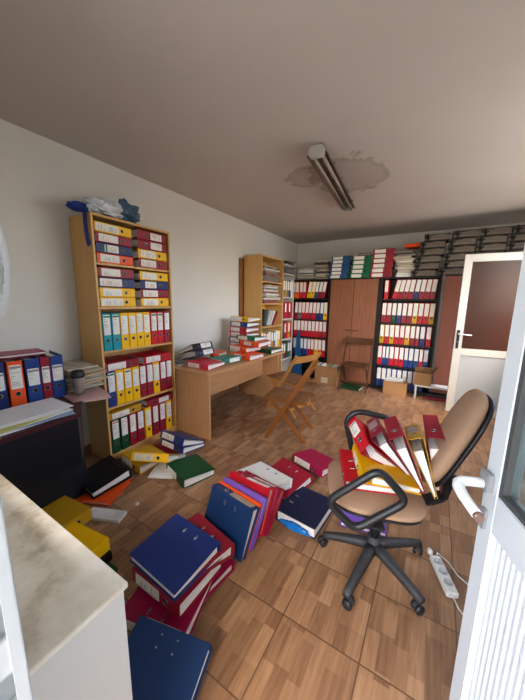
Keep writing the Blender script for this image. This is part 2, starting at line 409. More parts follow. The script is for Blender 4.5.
# ------------------------------------------------------------------ bookcases
def bookcase(name, label, mat, x0, x1, y0, y1, h, tops, axis, th=.018, base=.05, back=.006, edge=None):
    """axis 'x': open front faces +x ; axis 'y': open front faces -y"""
    o = thing(name, label, 'bookcase', ((x0+x1)/2, (y0+y1)/2, 0)); T = Matrix.Translation((-(x0+x1)/2, -(y0+y1)/2, 0))
    def P(n, a, b): MB().box(a, b, T).build(n, mat, o, .0015)
    if axis == 'x':
        P('side_panel', (x0, y0, 0), (x1, y0+th, h)); P('side_panel', (x0, y1-th, 0), (x1, y1, h))
        P('top_panel', (x0, y0+th, h-th), (x1, y1-th, h)); P('back_panel', (x0, y0+th, 0), (x0+back, y1-th, h-th))
        for z in tops: P('shelf', (x0+back, y0+th, z-th), (x1-.004, y1-th, z))
        P('plinth', (x1-.03, y0+th, 0), (x1-.012, y1-th, tops[-1]-th))
    else:
        P('side_panel', (x0, y0, 0), (x0+th, y1, h)); P('side_panel', (x1-th, y0, 0), (x1, y1, h))
        P('top_panel', (x0+th, y0, h-th), (x1-th, y1, h)); P('back_panel', (x0+th, y1-back, 0), (x1-th, y1, h-th))
        for z in tops: P('shelf', (x0+th, y0+.004, z-th), (x1-th, y1-back, z))
        P('plinth', (x0+th, y0+.012, 0), (x1-th, y0+.03, tops[-1]-th))
    return o
LX = -2.341
bookcase('bookcase', 'tall light wood bookcase against the left wall packed with coloured binders', M_beech, -2.665, LX, 1.286, 2.049, 2.10, [1.731, 1.375, 1.003, .502, .06], 'x')
G = 'binders in the light wood bookcase by the left wall'
fx = LX-.012
def lay(items, y0, z0, rev=False, t=.074, tilt=()):
    for k, (c, lb, rv, hd, txt) in enumerate(items):
        M = flat(fx, y0+.318, z0+t/2+.0006+k*(t+.0015), (0, -1)) if not rv else flat(fx, y0, z0+t/2+.0006+k*(t+.0015), (0, 1), -1)
        binder(M, c, txt, G, w=t, lab=lb, hdr=hd, detail=1)
S1, S2 = 'top shelf, nearest bookcase', 'second shelf, nearest bookcase'
lay([('orange', 'full', 0, None, 'orange binder lying at the bottom left of the %s' % S1), ('navy', 'low', 0, 'green', 'navy binder with a green-headed label lying left on the %s' % S1),
     ('dark red', 'full', 0, None, 'dark red binder lying under the topmost yellow one, %s' % S1), ('yellow', 'long', 0, None, 'yellow binder lying topmost on the left of the %s' % S1)], 1.318, 1.732, t=.0775)
lay([('dark red', 'full', 0, None, 'dark red binder lying at the bottom right of the %s' % S1), ('yellow', 'full', 0, None, 'yellow binder lying on the right of the %s' % S1),
     ('dark red', 'mid', 1, None, 'dark red binder with label to the right, third up, %s' % S1), ('dark red', 'mid', 1, None, 'dark red binder with label to the right, topmost right, %s' % S1)], 1.692, 1.732, t=.0815)
lay([('yellow', 'long', 0, None, 'yellow binder lying at the bottom left of the %s' % S2), ('yellow', 'full', 0, None, 'yellow binder lying second from the bottom on the left of the %s' % S2),
     ('navy', 'long', 0, None, 'navy binder lying on the left of the %s' % S2), ('dark red', 'full', 0, None, 'dark red binder lying topmost on the left of the %s' % S2)], 1.318, 1.376, t=.0795)
lay([('yellow', 'full', 0, None, 'yellow binder lying at the bottom right of the %s' % S2), ('dark red', 'full', 0, None, 'dark red binder lying on the right of the %s' % S2),
     ('navy', 'mid', 0, None, 'navy binder lying on the right of the %s' % S2), ('yellow', 'full', 0, None, 'yellow binder lying topmost on the right of the %s' % S2)], 1.695, 1.376, t=.0795)
def upright_x(items, z, y0, step, where, grp, x=fx, **kw):
    n = len(items)
    for k, (c, lb, hd) in enumerate(items):
        binder(standing(x-random.uniform(0, .01), y0+step*(k+.5), z, (1, 0, 0), 0), c, '%s binder standing %s from left, %s' % (c, ORD[k], where), grp, w=.075, lab=lb, hdr=hd, **kw)
upright_x([('teal','tall','green'),('teal','tall','green'),('yellow','full',None),('yellow','full',None),('yellow','tall',None),('yellow','full',None),('red','tall','green'),('red','tall','green'),('dark red','tall',None)], 1.004, 1.318, .0785, 'middle shelf of the nearest bookcase', G)
upright_x([('blue','tall','green'),('yellow','full',None),('yellow','tall','green'),('yellow','full',None),('dark red','tall',None),('dark red','tall',None),('yellow','full',None),('dark red','tall',None),('dark red','tall',None)], .503, 1.318, .0785, 'fourth shelf of the nearest bookcase', G)
upright_x([('dark green','tall','red'),('dark green','tall',None),('dark red','tall',None),('dark red','tall',None),('yellow','full',None),('dark red','tall',None),('dark red','tall',None),('yellow','full',None)], .061, 1.318, .0860, 'bottom shelf of the nearest bookcase', G)
binder(flat(fx, 1.31+.318, .503+.318+.0385, (0, -1)), 'dark red', 'dark red binder lying across upright ones, left, fourth shelf of the nearest bookcase', G)
binder(flat(fx, 1.66+.345, .503+.318+.0385, (0, -1)), 'red', 'red binder lying across upright ones, right, fourth shelf of the nearest bookcase', G)
binder(flat(fx, 1.31+.318, .061+.318+.034, (0, -1)), 'dull yellow', 'yellow binder lying across upright ones, bottom shelf of the nearest bookcase', G, w=.066)
binder(flat(fx, 1.66+.035, .061+.318+.034, (0, 1), -1), 'dark red', 'dark red binder lying across upright ones, bottom shelf of the nearest bookcase', G, w=.066, lab='mid')
# loose papers above the topmost yellow binder
m = MB()
for k in range(5): m.box((-.13, -.15, k*.0035), (.12, .15, k*.0035+.002), rz((random.uniform(-.01, .01), random.uniform(-.01, .01), 0), random.uniform(-.04, .04)))
o = m.build('paper_sheaf', M_papergrey); o.location = (-2.49, 1.475, 2.038); tag(o, 'thin grey sheaf of papers on the topmost yellow binder in the light wood bookcase', 'papers')

# plastic bag with blue strap on top
bag = thing('plastic_bag', 'crumpled clear and blue plastic bag on top of the light wood bookcase', 'bag', (-2.47, 1.50, 2.101))
M_bagw = plain('crinkled film', (212, 220, 226), .2, var=.3, scale=14); M_bagb = plain('blue grey film', (74, 104, 130), .25, var=.5, scale=16); M_strap = plain('blue strap', (28, 56, 140), .55, var=.15)
a = blob('bag_body', M_bagw, .10, .16, .072, 3.1, .5, 4, 7., bag); a.location = (.02, -.03, .070)
a = blob('bag_fold', M_bagb, .11, .13, .088, 8.4, .55, 4, 8., bag); a.location = (0, .15, .088)
a = blob('bag_roll', M_strap, .045, .08, .036, 5.2, .35, 4, 6., bag); a.location = (.02, -.235, .040)
a = blob('bag_knot', M_bagw, .06, .07, .05, 2.2, .5, 3, 8., bag); a.location = (.03, -.14, .06)
m = MB(); pts = [(.06, -.17, .08), (.065, -.215, .06), (.066, -.222, .02), (.066, -.224, -.06), (.070, -.224, -.14), (.080, -.225, -.2), (.105, -.226, -.245)]
for p, q in zip(pts[:-1], pts[1:]): m.bar(p, q, .05, .004, (1, 0, 0))
m.build('hanging_strap', M_strap, bag)

# middle bookcase of the same wood
bookcase('bookcase', 'light wood bookcase behind the desk holding heaps of loose papers', M_beech, -2.655, -2.321, 3.786, 4.504, 2.127, [1.745, 1.40, 1.03, .66, .06], 'x')
o = MB().box((-2.695, 3.70, 0), (-2.672, 4.48, 2.09)).build('brown_board', wood('brown board veneer', (128, 84, 46), (146, 98, 56), 'Z')); tag(o, 'narrow brown board standing between the wall and the paper-filled bookcase', 'board')
def paper_heap(x, y, z, n, sx, sy, label, grp=None, mats=None, seed=0, kind='paper_heap', thick=(.008, .03), skew=.25, cat='papers'):
    r = random.Random(seed); o = thing(kind, label, cat, (x, y, z), grp); zz = 0
    mats = mats or [M_paperold, M_papergrey, M_paperwhite]
    for k in range(n):
        t = r.uniform(*thick); a = sx*r.uniform(.8, 1)/2; b = sy*r.uniform(.8, 1)/2
        M = Matrix.Translation((r.uniform(-.02, .02), r.uniform(-.02, .02), zz)) @ Matrix.Rotation(r.uniform(-skew, skew), 4, 'Z')
        # wavy sheet bundle
        N = 6; top = []; vs = []; fs = []
        for s_ in (0, 1):
            for i in range(N+1):
                for j in (0, 1):
                    yy = -b+2*b*i/N; vs.append((-a if j == 0 else a, yy, s_*t*(.8+.2*math.sin(i*2.1+k))+(.0)))
        q = 2*(N+1)
        for i in range(N):
            c = 2*i; fs += [(c, c+1, c+3, c+2), (q+c, q+c+2, q+c+3, q+c+1), (c, c+2, q+c+2, q+c), (c+1, q+c+1, q+c+3, c+3)]
        fs += [(0, q, q+1, 1), (2*N, 2*N+1, q+2*N+1, q+2*N)]
        MB().add(vs, fs, False, M).build('paper_bundle' if k % 3 else 'folder', mats[r.randrange(len(mats))], o)
        zz += t+.0005
    return o
M_fold = [plain('grey folder', (128, 126, 124), .7), plain('dark folder', (70, 66, 70), .6), M_paperwhite, M_papergrey, M_paperold, plain('pinkish folder', (150, 90, 84), .7)]
paper_heap(-2.47, 4.14, 1.746, 11, .26, .56, 'sagging heap of grey papers on the top shelf of the paper-filled bookcase', mats=M_fold, seed=1, skew=.05, thick=(.01, .034))
paper_heap(-2.47, 4.14, 1.401, 11, .26, .56, 'thick heap of grey papers on the second shelf of the paper-filled bookcase', mats=M_fold, seed=2, skew=.05, thick=(.01, .034))
# third shelf: leaning folders with a yellow one
for k, (c, a) in enumerate((('black', .2), ('grey', .5), ('white', .62), ('white', .72), ('dark red', .80))):
    binder(standing(-2.335, 3.86+.082*k, 1.045, (1, 0, 0), a*.8), c, '%s folder slumped %s from left, third shelf of the paper-filled bookcase' % (c, ORD[k]), 'slumped folders in the paper-filled bookcase', w=.03, h=.27, d=.17, lab=None, ring=False, fill=.9, kind='paper_folder', cat='folder')
binder(standing(-2.52, 4.06, 1.031, (1, 0, 0), .12), 'yellow', 'yellow folder standing behind slumped white ones on the third shelf of the paper-filled bookcase', None, w=.2, h=.33, d=.12, lab=None, ring=False, fill=.9, kind='paper_folder', cat='folder')
for k, c in enumerate(('white', 'yellow', 'dark red', 'white', 'dull yellow', 'grey', 'white', 'yellow')):
    binder(standing(-2.335, 3.84+.082*k, .661, (1, 0, 0), 0), c, '%s folder standing %s from left, fourth shelf of the paper-filled bookcase' % (c, ORD[k]), 'folders on the fourth shelf of the paper-filled bookcase', w=.07, h=.27, d=.25, lab='full', ring=False, detail=0, kind='paper_folder', cat='folder')
paper_heap(-2.47, 4.14, .061, 10, .25, .5, 'dark heap of papers on the bottom shelf of the paper-filled bookcase', mats=M_fold, seed=5, skew=.06)
o = MB().box((-.17, -.33, 0), (.16, .2, .012)).build('cardboard_sheet', plain('pale card', (206, 190, 160), .8)); o.location = (-2.49, 4.12, 2.128); tag(o, 'pale sheet of card on top of the paper-filled bookcase', 'card')

# white slatted shelf unit in the corner
bookcase('shelf_unit', 'narrow shelf unit with white shelf edges in the far left corner', plain('white shelf board', (206, 200, 190), .5), -2.655, -2.335, 4.515, 4.972, 1.93, [1.515, 1.125, .755, .38, .05], 'x', th=.024)
for z, row in ((1.516, ('grey', 'dull yellow', 'grey', 'navy', 'white')), (1.126, ('dark red', 'crimson', 'red', 'dark red', 'red')), (.756, ('dark green', 'dark red', 'red', 'dull yellow', 'red')), (.381, ('grey', 'dark red', 'dark green', 'green', 'grey'))):
    nm = {1.516: 'top', 1.126: 'second', .756: 'third', .381: 'fourth'}[z]
    for k, c in enumerate(row):
        binder(standing(-2.345, 4.585+.08*k, z, (1, 0, 0)), c, '%s folder standing %s from left, %s shelf of the corner unit' % (c, ORD[k], nm), 'folders in the corner shelf unit', w=.07, h=.30, lab='full' if c in ('grey', 'white') or k % 2 else None, detail=0, ring=z < 1.2)
paper_heap(-2.46, 4.75, 1.931, 9, .3, .5, 'slanting pile of black and grey files on top of the corner shelf unit', mats=[M_fold[0], M_fold[1], M_blackboard, M_paperwhite], seed=11, thick=(.015, .035), skew=.35)
# tall board in front of the corner
o = MB().prism([(-.12, 0), (.10, 0), (-.02, .88), (-.06, .90)], 0, .012, 'y').build('blue_board', cmat('petrol blue')); o.matrix_world = Matrix.Translation((-2.16, 4.86, .0005)) @ Matrix.Rotation(-.10, 4, 'X'); tag(o, 'tall blue board leaning in the corner before the left black bookcase', 'board')

# ------------------------------------------------------------------ back row
YC = 4.988
bookcase('bookcase', 'black bookcase at the far left corner filled with red binders', M_blackboard, -2.445, -1.648, YC, YC+.38, 1.84, [1.50, 1.11, .785, .43, .05], 'y', th=.022)
bookcase('bookcase', 'black bookcase right of the wardrobe with five rows of red and blue binders', M_blackboard, -.796, .028, YC, YC+.38, 1.84, [1.50, 1.125, .78, .42, .05], 'y', th=.022)
def upright_y(row, z, x0, where, grp, lean=0., w=.072, step=None, h=.315, **kw):
    x = x0; n = 0
    for it in row:
        c = it[0]; gap = it[1] if len(it) > 1 else 0.; ln = it[2] if len(it) > 2 else lean; ww = it[3] if len(it) > 3 else w; lb = it[4] if len(it) > 4 else 'long'
        x += gap
        binder(standing(x+ww/2, YC+.018+random.uniform(0, .012), z+ww/2*math.sin(ln)+.001, (0, -1, 0), ln), c, '%s binder %s from left, %s' % (c, ORD[n], where), grp, w=ww, h=h, lab=lb, detail=0, d=.28, **kw)
        x += (step or ww+.003); n += 1
W1, W2 = 'left black bookcase', 'right black bookcase'
GL, GR = 'binders in the far left black bookcase', 'binders in the black bookcase right of the wardrobe'
upright_y([('dull yellow',0,0),('orange',0,0),('red',.01,0),('red',0,0),('yellow',.005,.16),('yellow',0,.18),('petrol blue',0,.17),('dark red',0,.17),('dark red',0,.17)], 1.50, -2.385, 'top row of the '+W1, GL, w=.066, h=.296)
upright_y([('dark red',0,.06),('grey',0,.06),('red',0,.06),('red',0,.06),('dark red',0,.06),('red',0,.06),('navy',0,.04),('blue',0,.03),('yellow',0,.03)], 1.11, -2.335, 'second row of the '+W1, GL, w=.07)
upright_y([('red',),('dark red',),('red',),('red',),('red',),('red',),('red',),('dark red',),('red',)], .785, -2.335, 'third row of the '+W1, GL, w=.07, h=.298)
upright_y([('navy',),('navy',),('navy',),('blue',),('red',),('red',),('yellow',),('red',),('red',)], .43, -2.335, 'fourth row of the '+W1, GL, w=.07)
R2 = -.772
upright_y([('red',.02,0,.062),('red',.055,.20),('dark red',0,.17),('dark red',0,.15),('dark red',0,.12),('navy',0,.12),('dark red',0,.10),('dark red',0,.09),('dark red',0,.07)], 1.50, R2, 'top row of the '+W2, GR, w=.0715, h=.297)
upright_y([('dark red',),('dark red',),('dark green',),('navy',),('dark red',),('dark red',),('dull yellow',),('red',),('red',),('dull yellow',)], 1.125, R2+.005, 'second row of the '+W2, GR, lean=.02)
upright_y([('dull yellow',),('red',),('dull yellow',),('red',),('red',),('dull yellow',),('dark red',),('dark red',0,0,.055),('navy',.004),('red',.008)], .78, R2+.005, 'third row of the '+W2, GR, h=.308)
upright_y([('red',),('blue',0,0,.05),('blue',0,0,.05),('red',),('red',),('red',),('blue',0,0,.06),('blue',),('petrol blue',),('red',0,0,.055),('blue',)], .42, R2, 'fourth row of the '+W2, GR, w=.071)
upright_y([('blue',),('blue',),('blue',),('blue',),('blue',),('blue',),('navy',),('blue',),('navy',)], .05, R2+.01, 'bottom row of the '+W2, GR, w=.075)

# wardrobe
wd = thing('wardrobe', 'two-door cherry wood wardrobe with black sides in the middle of the back wall', 'wardrobe', (-1.222, YC+.3, 0)); T = Matrix.Translation((1.222, -YC-.3, 0))
MB().box((-1.644, YC+.004, .0), (-1.626, YC+.55, 1.84), T).build('side_panel', M_blackboard, wd); MB().box((-.842, YC-.004, .0), (-.800, YC+.55, 1.84), T).build('side_panel', M_blackboard, wd)
MB().box((-1.626, YC+.004, 1.822), (-.842, YC+.55, 1.84), T).build('top_panel', M_blackboard, wd); MB().box((-1.626, YC+.53, 0), (-.842, YC+.55, 1.822), T).build('back_panel', M_blackboard, wd); MB().box((-1.626, YC+.02, 0), (-.842, YC+.53, .06), T).build('plinth', M_blackboard, wd)
for (a, b, hx) in ((-1.626, -1.229, -1.29), (-1.223, -.845, -1.16)):
    d_ = MB().box((a, YC-.014, .06), (b, YC+.004, 1.82), T).build('door', M_cherry, wd, .002)
    MB().tube([(hx-.05, YC-.014, .962), (hx-.05, YC-.036, .962), (hx+.05, YC-.036, .962), (hx+.05, YC-.014, .962)], .005, 8, False, T).build('handle', M_plastic, d_)
# cabinet behind the far door
wd = thing('cabinet', 'cherry wood cabinet at the far right behind the open white door', 'cabinet', (.5, YC+.3, 0)); T = Matrix.Translation((-.5, -YC-.3, 0))
part_label(MB().box((.034, YC-.004, 0), (.064, YC+.45, 1.85), T).build('side_panel', plain('grey edge strip', (120, 116, 112), .4), wd), 'grey side panel'); MB().box((.886, YC, 0), (.905, YC+.45, 1.85), T).build('side_panel', M_blackboard, wd)
MB().box((.064, YC, 1.832), (.886, YC+.45, 1.85), T).build('top_panel', M_blackboard, wd); MB().box((.064, YC+.43, 0), (.886, YC+.45, 1.83), T).build('back_panel', M_blackboard, wd)
for a, b in ((.066, .474), (.478, .884)): MB().box((a, YC-.016, .05), (b, YC+.002, 1.83), T).build('door', M_cherry2, wd, .002)

# stacks on top of the back row
ZT = 1.841
def top_stack(col, n, w, x0, drift, label, grp, lab='full', **kw):
    pos = ['bottom', 'second from the bottom', 'third from the bottom', 'fourth from the bottom', 'fifth from the bottom', 'topmost']
    for k in range(n):
        p = 'topmost' if k == n-1 else pos[k]
        binder(flat(x0+.318+drift*k+random.uniform(-.006, .006), YC+.006, ZT+w/2+k*(w+.001), (-1, 0)), col, '%s binder lying %s of the %s' % (col, p, label), grp, w=w, lab=lab, detail=0, **kw)
top_stack('petrol blue', 6, .061, -1.672, .007, 'blue stack on the wardrobe', 'blue stack on the wardrobe')
top_stack('green', 5, .071, -1.318, .008, 'green stack on the wardrobe', 'green stack on the wardrobe')
top_stack('dark red', 6, .073, -.985, .004, 'red stack on the wardrobe', 'red stack on the wardrobe')
o = paper_heap(-1.10, YC+.14, ZT+5*.072+.001, 3, .24, .28, 'small open file lying on the green stack on the wardrobe', mats=[M_paperold, M_fold[1], M_fold[5]], seed=21, thick=(.01, .02))
paper_heap(-2.12, YC+.15, 1.841, 9, .34, .28, 'pile of pale papers on top of the left black bookcase, next to the corner', mats=[M_paperold, M_paperwhite, M_fold[0]], seed=23, thick=(.012, .03), skew=.15)
paper_heap(-1.83, YC+.15, 1.841, 10, .26, .3, 'slumped pile of grey files on the far left black bookcase, beside the blue stack', mats=[M_papergrey, M_paperold, M_fold[1]], seed=24, thick=(.015, .04), skew=.3)
paper_heap(-.50, YC+.15, 1.841, 12, .27, .29, 'uneven pile of pale files on the bookcase, between the red stack and the tied bundles', mats=[M_paperold, M_paperwhite, M_papergrey], seed=26, thick=(.022, .045), skew=.22)
o = binder(flat(-.30, YC+.05, 2.312, (-1, .1)), 'orange', 'orange folder on top of the pale file pile beside the tied bundles', None, w=.05, lab=None, ring=False, d=.22, h=.22, kind='paper_folder', cat='folder')

# tied archive bundles
M_arch = paper_mat('archive sheets', (116, 106, 94), 'Z', 500, .35); M_archd = plain('archive cover', (44, 40, 40), .7); M_tie = plain('black tie', (14, 14, 18), .6)
def bundle(x, y, z, L, D, hgt, label, grp, seed):
    r = random.Random(seed); o = thing('tied_file_bundle', label, 'bundle', rz((x, y, z), r.uniform(-.05, .05)), grp)
    N = 8
    def slab(z0, z1, s0, s1, L_, D_):
        vs = []; fs = []
        for i in range(N+1):
            u = i/N; xx = -L_/2+L_*u
            lo = z0+s0*math.sin(PI*u)*.012*(1 if z0 > 0 else 0); hi = z1-s1*abs(math.sin(PI*u*1.5))*.012
            vs += [(xx, -D_/2, lo), (xx, D_/2, lo), (xx, D_/2, hi), (xx, -D_/2, hi)]
        for i in range(N):
            c = 4*i
            for q in range(4): fs.append((c+q, c+(q+1) % 4, c+4+(q+1) % 4, c+4+q))
        fs += [(3, 2, 1, 0), (4*N, 4*N+1, 4*N+2, 4*N+3)]
        return MB().add(vs, fs)
    slab(.006, hgt-.006, 0, 1, L*.96, D).build('papers', M_arch, o)
    slab(0, .005, 0, 0, L, D+.012).build('bottom_cover', M_archd, o)
    slab(hgt-.0055, hgt-.0005, 0, 1, L, D+.012).build('top_cover', M_archd, o)
    m = MB(); xx = -L*.36
    m.box((xx-.012, -D/2-.012, -.0003), (xx+.012, D/2+.01, .0008)); m.box((xx-.012, -D/2-.014, 0), (xx+.012, -D/2-.006, hgt))
    for s_ in (-1, 1): m.tube([(xx, -D/2-.014, hgt*.5), (xx+s_*.03, -D/2-.03, hgt*.5+.018), (xx+s_*.042, -D/2-.022, hgt*.5-.004), (xx, -D/2-.016, hgt*.45)], .006, 6)
    m.tube([(xx, -D/2-.016, hgt*.5), (xx+.02, -D/2-.03, hgt*.3), (xx+.012, -D/2-.03, hgt*.05)], .005, 6)
    m.build('tie', M_tie, o)
    return o
POS = ['bottom', 'second from bottom', 'third from bottom', 'fourth from bottom', 'fifth from bottom', 'topmost']
for c, (x, nm) in enumerate(((-.175, 'first column from left'), (.18, 'second column from left'), (.50, 'third column from left'), (.83, 'rightmost column'))):
    for k in range(6):
        bundle(x+.022*(k-2.5)+(.02 if k % 2 else 0), YC+.14, (1.841 if x < .03 else 1.851)+k*.1, .33, .27, .0985, 'grey bundle with black tie, %s in the %s' % (POS[k], nm), 'tied file bundles on the cabinets', c*10+k)

# ------------------------------------------------------------------ desk
DZ = .712
DK = thing('desk', 'light wood desk along the left wall loaded with binders', 'desk', (-2.2, 2.85, 0)); T = Matrix.Translation((2.2, -2.85, 0))
MB().box((-2.58, 2.056, DZ-.028), (-1.868, 3.735, DZ), T).build('desktop', M_desktop, DK, .002)
for y in (2.072, 3.54): MB().box((-2.56, y, 0), (-1.88, y+.022, DZ-.028), T).build('side_panel', M_desk, DK, .0015)
MB().box((-2.16, 2.094, .345), (-2.14, 3.54, DZ-.028), T).build('modesty_panel', wood('desk veneer along', (190, 138, 92), (206, 156, 108), 'Y'), DK)
DT = DZ+.0005
GD = 'binders lying on the desk'
DS = 1.05
def dk(x, y, z): return (x*DS, y*DS, z)
# near group
binder(flat(*dk(-1.885, 2.072, DT+.033), (-1, .0)), 'bright red', 'bright red binder lying closest to the near front corner of the desk', GD, w=.064, t=.04)
binder(flat(*dk(-1.87, 2.17, DT+.10), (-.92, -.2)) if False else frame(dk(-1.90, 2.30, DT+.045), (-.98, .12, -.06), (.12, .98, 0)), 'sea green', 'green binder lying beside the bright red one on the desk', GD, w=.062, t=.05)
binder(frame(dk(-2.17, 2.13+.06, DT+.125), (-.93, .02, -.30), (0, 1, 0)), 'midnight blue', 'black binder lying lower of the two black ones on the desk', GD, w=.075, t=.02)
binder(frame(dk(-2.19, 2.13+.04, DT+.205), (-.92, .04, -.36), (0.03, 1, 0)), 'black', 'black binder lying on top of the other black one on the desk', GD, w=.075, t=.02)
paper_heap(-2.36*DS, 2.18*DS, DT, 3, .22, .3, 'low pile of white papers under the black binders on the desk', mats=[M_paperwhite, M_fold[0]], seed=31, thick=(.01, .016), skew=.1)
# stack of seven
for k, (c, lb) in enumerate((('sea green', 'full'), ('dark red', 'full'), ('blue', 'full'), ('red', 'full'), ('red', 'full'), ('blue', 'full'), ('yellow', 'long'))):
    p = ['bottom binder', 'second binder up', 'third binder up', 'fourth binder up', 'fifth binder up', 'sixth binder up', 'topmost binder'][k]
    binder(frame(dk(-2.10+.004*k+(.02 if k == 6 else 0), 3.03+(.012 if k % 2 else 0), DT+.0365+k*.0732), (.10, .99, .0), (-1, .1, 0)), c, '%s, %s of the tall neat stack on the desk' % (c, p), GD, w=.072, t=.03 if k > 2 else .072, lab=lb)
binder(frame(dk(-1.80, 2.69, DT+.034), (.12, .97, 0), (-.99, .12, 0)), 'orange', 'orange binder lying nearest the desk front, before the tall stack', GD, w=.066, t=.05, lab='mid')
binder(frame(dk(-1.93, 2.80, DT+.105), (.2, .97, 0), (-.98, .2, 0)), 'orange', 'orange binder lying second up before the tall stack on the desk', GD, w=.062, t=.05, lab='long')
binder(frame(dk(-1.80, 2.88, DT+.17), (.1, .98, 0.04), (-.99, .1, .02)), 'orange', 'orange binder lying topmost of three in front of the tall stack', GD, w=.062, t=.05, lab='low')
binder(frame(dk(-1.89, 2.93, DT+.236), (.1, .98, -.04), (-.99, .1, .0)), 'green', 'green binder lying across the orange ones on the desk', GD, w=.062, t=.03)
binder(frame(dk(-1.80, 3.20, DT+.034), (.1, .98, 0), (-.99, .1, 0)), 'dark green', 'dark green binder lying at the far end of the desk', GD, w=.062, t=.03, lab=None)
binder(frame(dk(-2.17, 2.58, DT+.034), (-.3, .95, 0), (-.95, -.3, 0)), 'orange', 'orange binder lying flat between the black binders and the tall stack', GD, w=.064, t=.05)

# ------------------------------------------------------------------ folding chairs
def folding_chair(label, loc, ang, frame_mat, long_mat, slat_mat, w=.42, seat=.44, top=.80, spread=.42, grp=None):
    """chair faces local -x"""
    o = thing('folding_chair', label, 'chair', rz(loc, ang), grp)
    xf, xb = -spread/2, spread/2
    L0, L1 = V((xf-.0, 0, 0)), V((xb+.02, 0, top)); S0, S1 = V((xb, 0, 0)), V((xf+.05, 0, seat-.02))
    for s in (-1, 1):
        y = s*w/2
        MB().bar(L0+V((0, y, 0)), L1+V((0, y, 0)), .022, .04, (0, 1, 0)).build('long_leg', long_mat, o, .003)
        MB().bar(S0+V((0, y-s*.026, 0)), S1+V((0, y-s*.026, 0)), .02, .036, (0, 1, 0)).build('short_leg', frame_mat, o, .003)
        st = MB().bar((xf-.03, y-s*.052, seat-.014), (xb+.0, y-s*.052, seat-.026), .02, .03, (0, 1, 0)).build('seat_rail', frame_mat, o, .002)
    for k in range(7):
        x = xf-.015+k*(spread-.01)/6.4; z = seat+.002-.012*k/6
        MB().box((x-.029, -w/2+.03, z-.004), (x+.029, w/2-.03, z+.006)).build('seat_slat', slat_mat, o, .002)
    d = (L1-L0).normalized()
    for t0, t1 in ((.87, .985), ) :
        a, b = L0+(L1-L0)*t0, L0+(L1-L0)*t1
        m = MB(); N = 6
        for i in range(N):
            def c(u): return V((.02*math.sin(PI*u), -w/2+.012+(w-.024)*u, 0))
            for_ = [a+c(i/N), a+c((i+1)/N), b+c((i+1)/N), b+c(i/N)]
            n = V((.012, 0, -.004)); m.add(for_+[q+n for q in for_], [(0,1,2,3),(7,6,5,4),(0,4,5,1),(1,5,6,2),(2,6,7,3),(3,7,4,0)])
        m.build('back_slat', long_mat, o)
    for (P, Q, u, n_) in ((L0, L1, .18, 'front_stretcher'), (S0, S1, .2, 'rear_stretcher')):
        c = P+(Q-P)*u; ww = w/2-.01 if P is L0 else w/2-.036
        MB().bar(c+V((0, -ww, 0)), c+V((0, ww, 0)), .03, .014, (0, 0, 1)).build(n_, frame_mat, o)
    return o
folding_chair('golden wooden folding chair with a brown slatted seat, nearest in front of the desk', (-1.255, 2.70, 0), math.radians(10), M_chairmid, M_chairmid, M_chairslat, w=.43, grp='wooden folding chairs')
folding_chair('pale wooden folding chair standing behind the golden one by the desk', (-1.55, 3.33, 0), math.radians(-17), M_chairlight, M_chairlight, M_chairslat, w=.45, spread=.5, grp='wooden folding chairs')
folding_chair('dark stained folding chair in front of the wardrobe doors', (-1.05, 4.72, 0), math.radians(90), M_chairdark, M_chairdark, M_chairdark, w=.43, spread=.36, top=.86, grp='wooden folding chairs')

# ------------------------------------------------------------------ boxes and bench at the back
def carton(name, label, x, y, z, sx, sy, sz, ang, mat, flaps=(), contents=None):
    o = thing(name, label, 'box', rz((x, y, z), ang)); a, b = sx/2, sy/2; t = .005
    m = MB(); m.box((-a, -b, 0), (a, b, t)); m.box((-a, -b, t), (a, -b+t, sz)); m.box((-a, b-t, t), (a, b, sz)); m.box((-a, -b+t, t), (-a+t, b-t, sz)); m.box((a-t, -b+t, t), (a, b-t, sz)); m.build('box_body', mat, o)
    for (side, ang2, ln) in flaps:
        if side == 'f': MB().bar((0, -b+.003, sz), (0, -b+.003-math.sin(ang2)*ln, sz+math.cos(ang2)*ln), sx, .004, (1, 0, 0)).build('flap', mat, o)
        if side == 'b': MB().bar((0, b-.003, sz), (0, b-.003+math.sin(ang2)*ln, sz+math.cos(ang2)*ln), sx, .004, (1, 0, 0)).build('flap', mat, o)
        if side == 'l': MB().bar((-a+.003, 0, sz), (-a+.003-math.sin(ang2)*ln, 0, sz+math.cos(ang2)*ln), sy, .004, (0, 1, 0)).build('flap', mat, o)
        if side == 'r': MB().bar((a-.003, 0, sz), (a-.003+math.sin(ang2)*ln, 0, sz+math.cos(ang2)*ln), sy, .004, (0, 1, 0)).build('flap', mat, o)
    return o
bx = carton('cardboard_box', 'cardboard box full of upright files beside the dark folding chair', -1.545, 4.83, 0, .40, .26, .33, 0, M_card, [])
o = MB().box((-.06, 0, 0), (.06, .001, .1)).build('tape_patch', plain('clear tape', (206, 196, 176), .3)); o.parent = bx; o.location = (-.02, -.1312, .03)
for k in range(7):
    c = ['white', 'grey', 'white', 'sea green', 'white', 'white', 'grey'][k]
    binder(frame((-1.685+.045*k, 4.73, .012), (0.0, 1, 0), (.22 if k > 2 else -.1, 0, .97)), c, '%s folder %s from the left in the cardboard box of files' % (c, ORD[k]), 'folders in the cardboard box', w=.028, h=.33, d=.2, lab=None, ring=False, fill=.85, kind='paper_folder', cat='folder')
carton('cardboard_box', 'low cardboard box with papers on it before the right black bookcase', -.44, 4.86, 0, .33, .2, .21, -.03, M_card, [])
paper_heap(-.45, 4.86, .2105, 4, .28, .16, 'crumpled pile of grey papers on the low cardboard box', mats=[M_paperwhite, M_papergrey, M_fold[0]], seed=41, thick=(.006, .014), skew=.12)
bn = thing('low_table', 'low white table with dark metal legs before the right black bookcase', 'table', (.12, 4.86, 0)); 
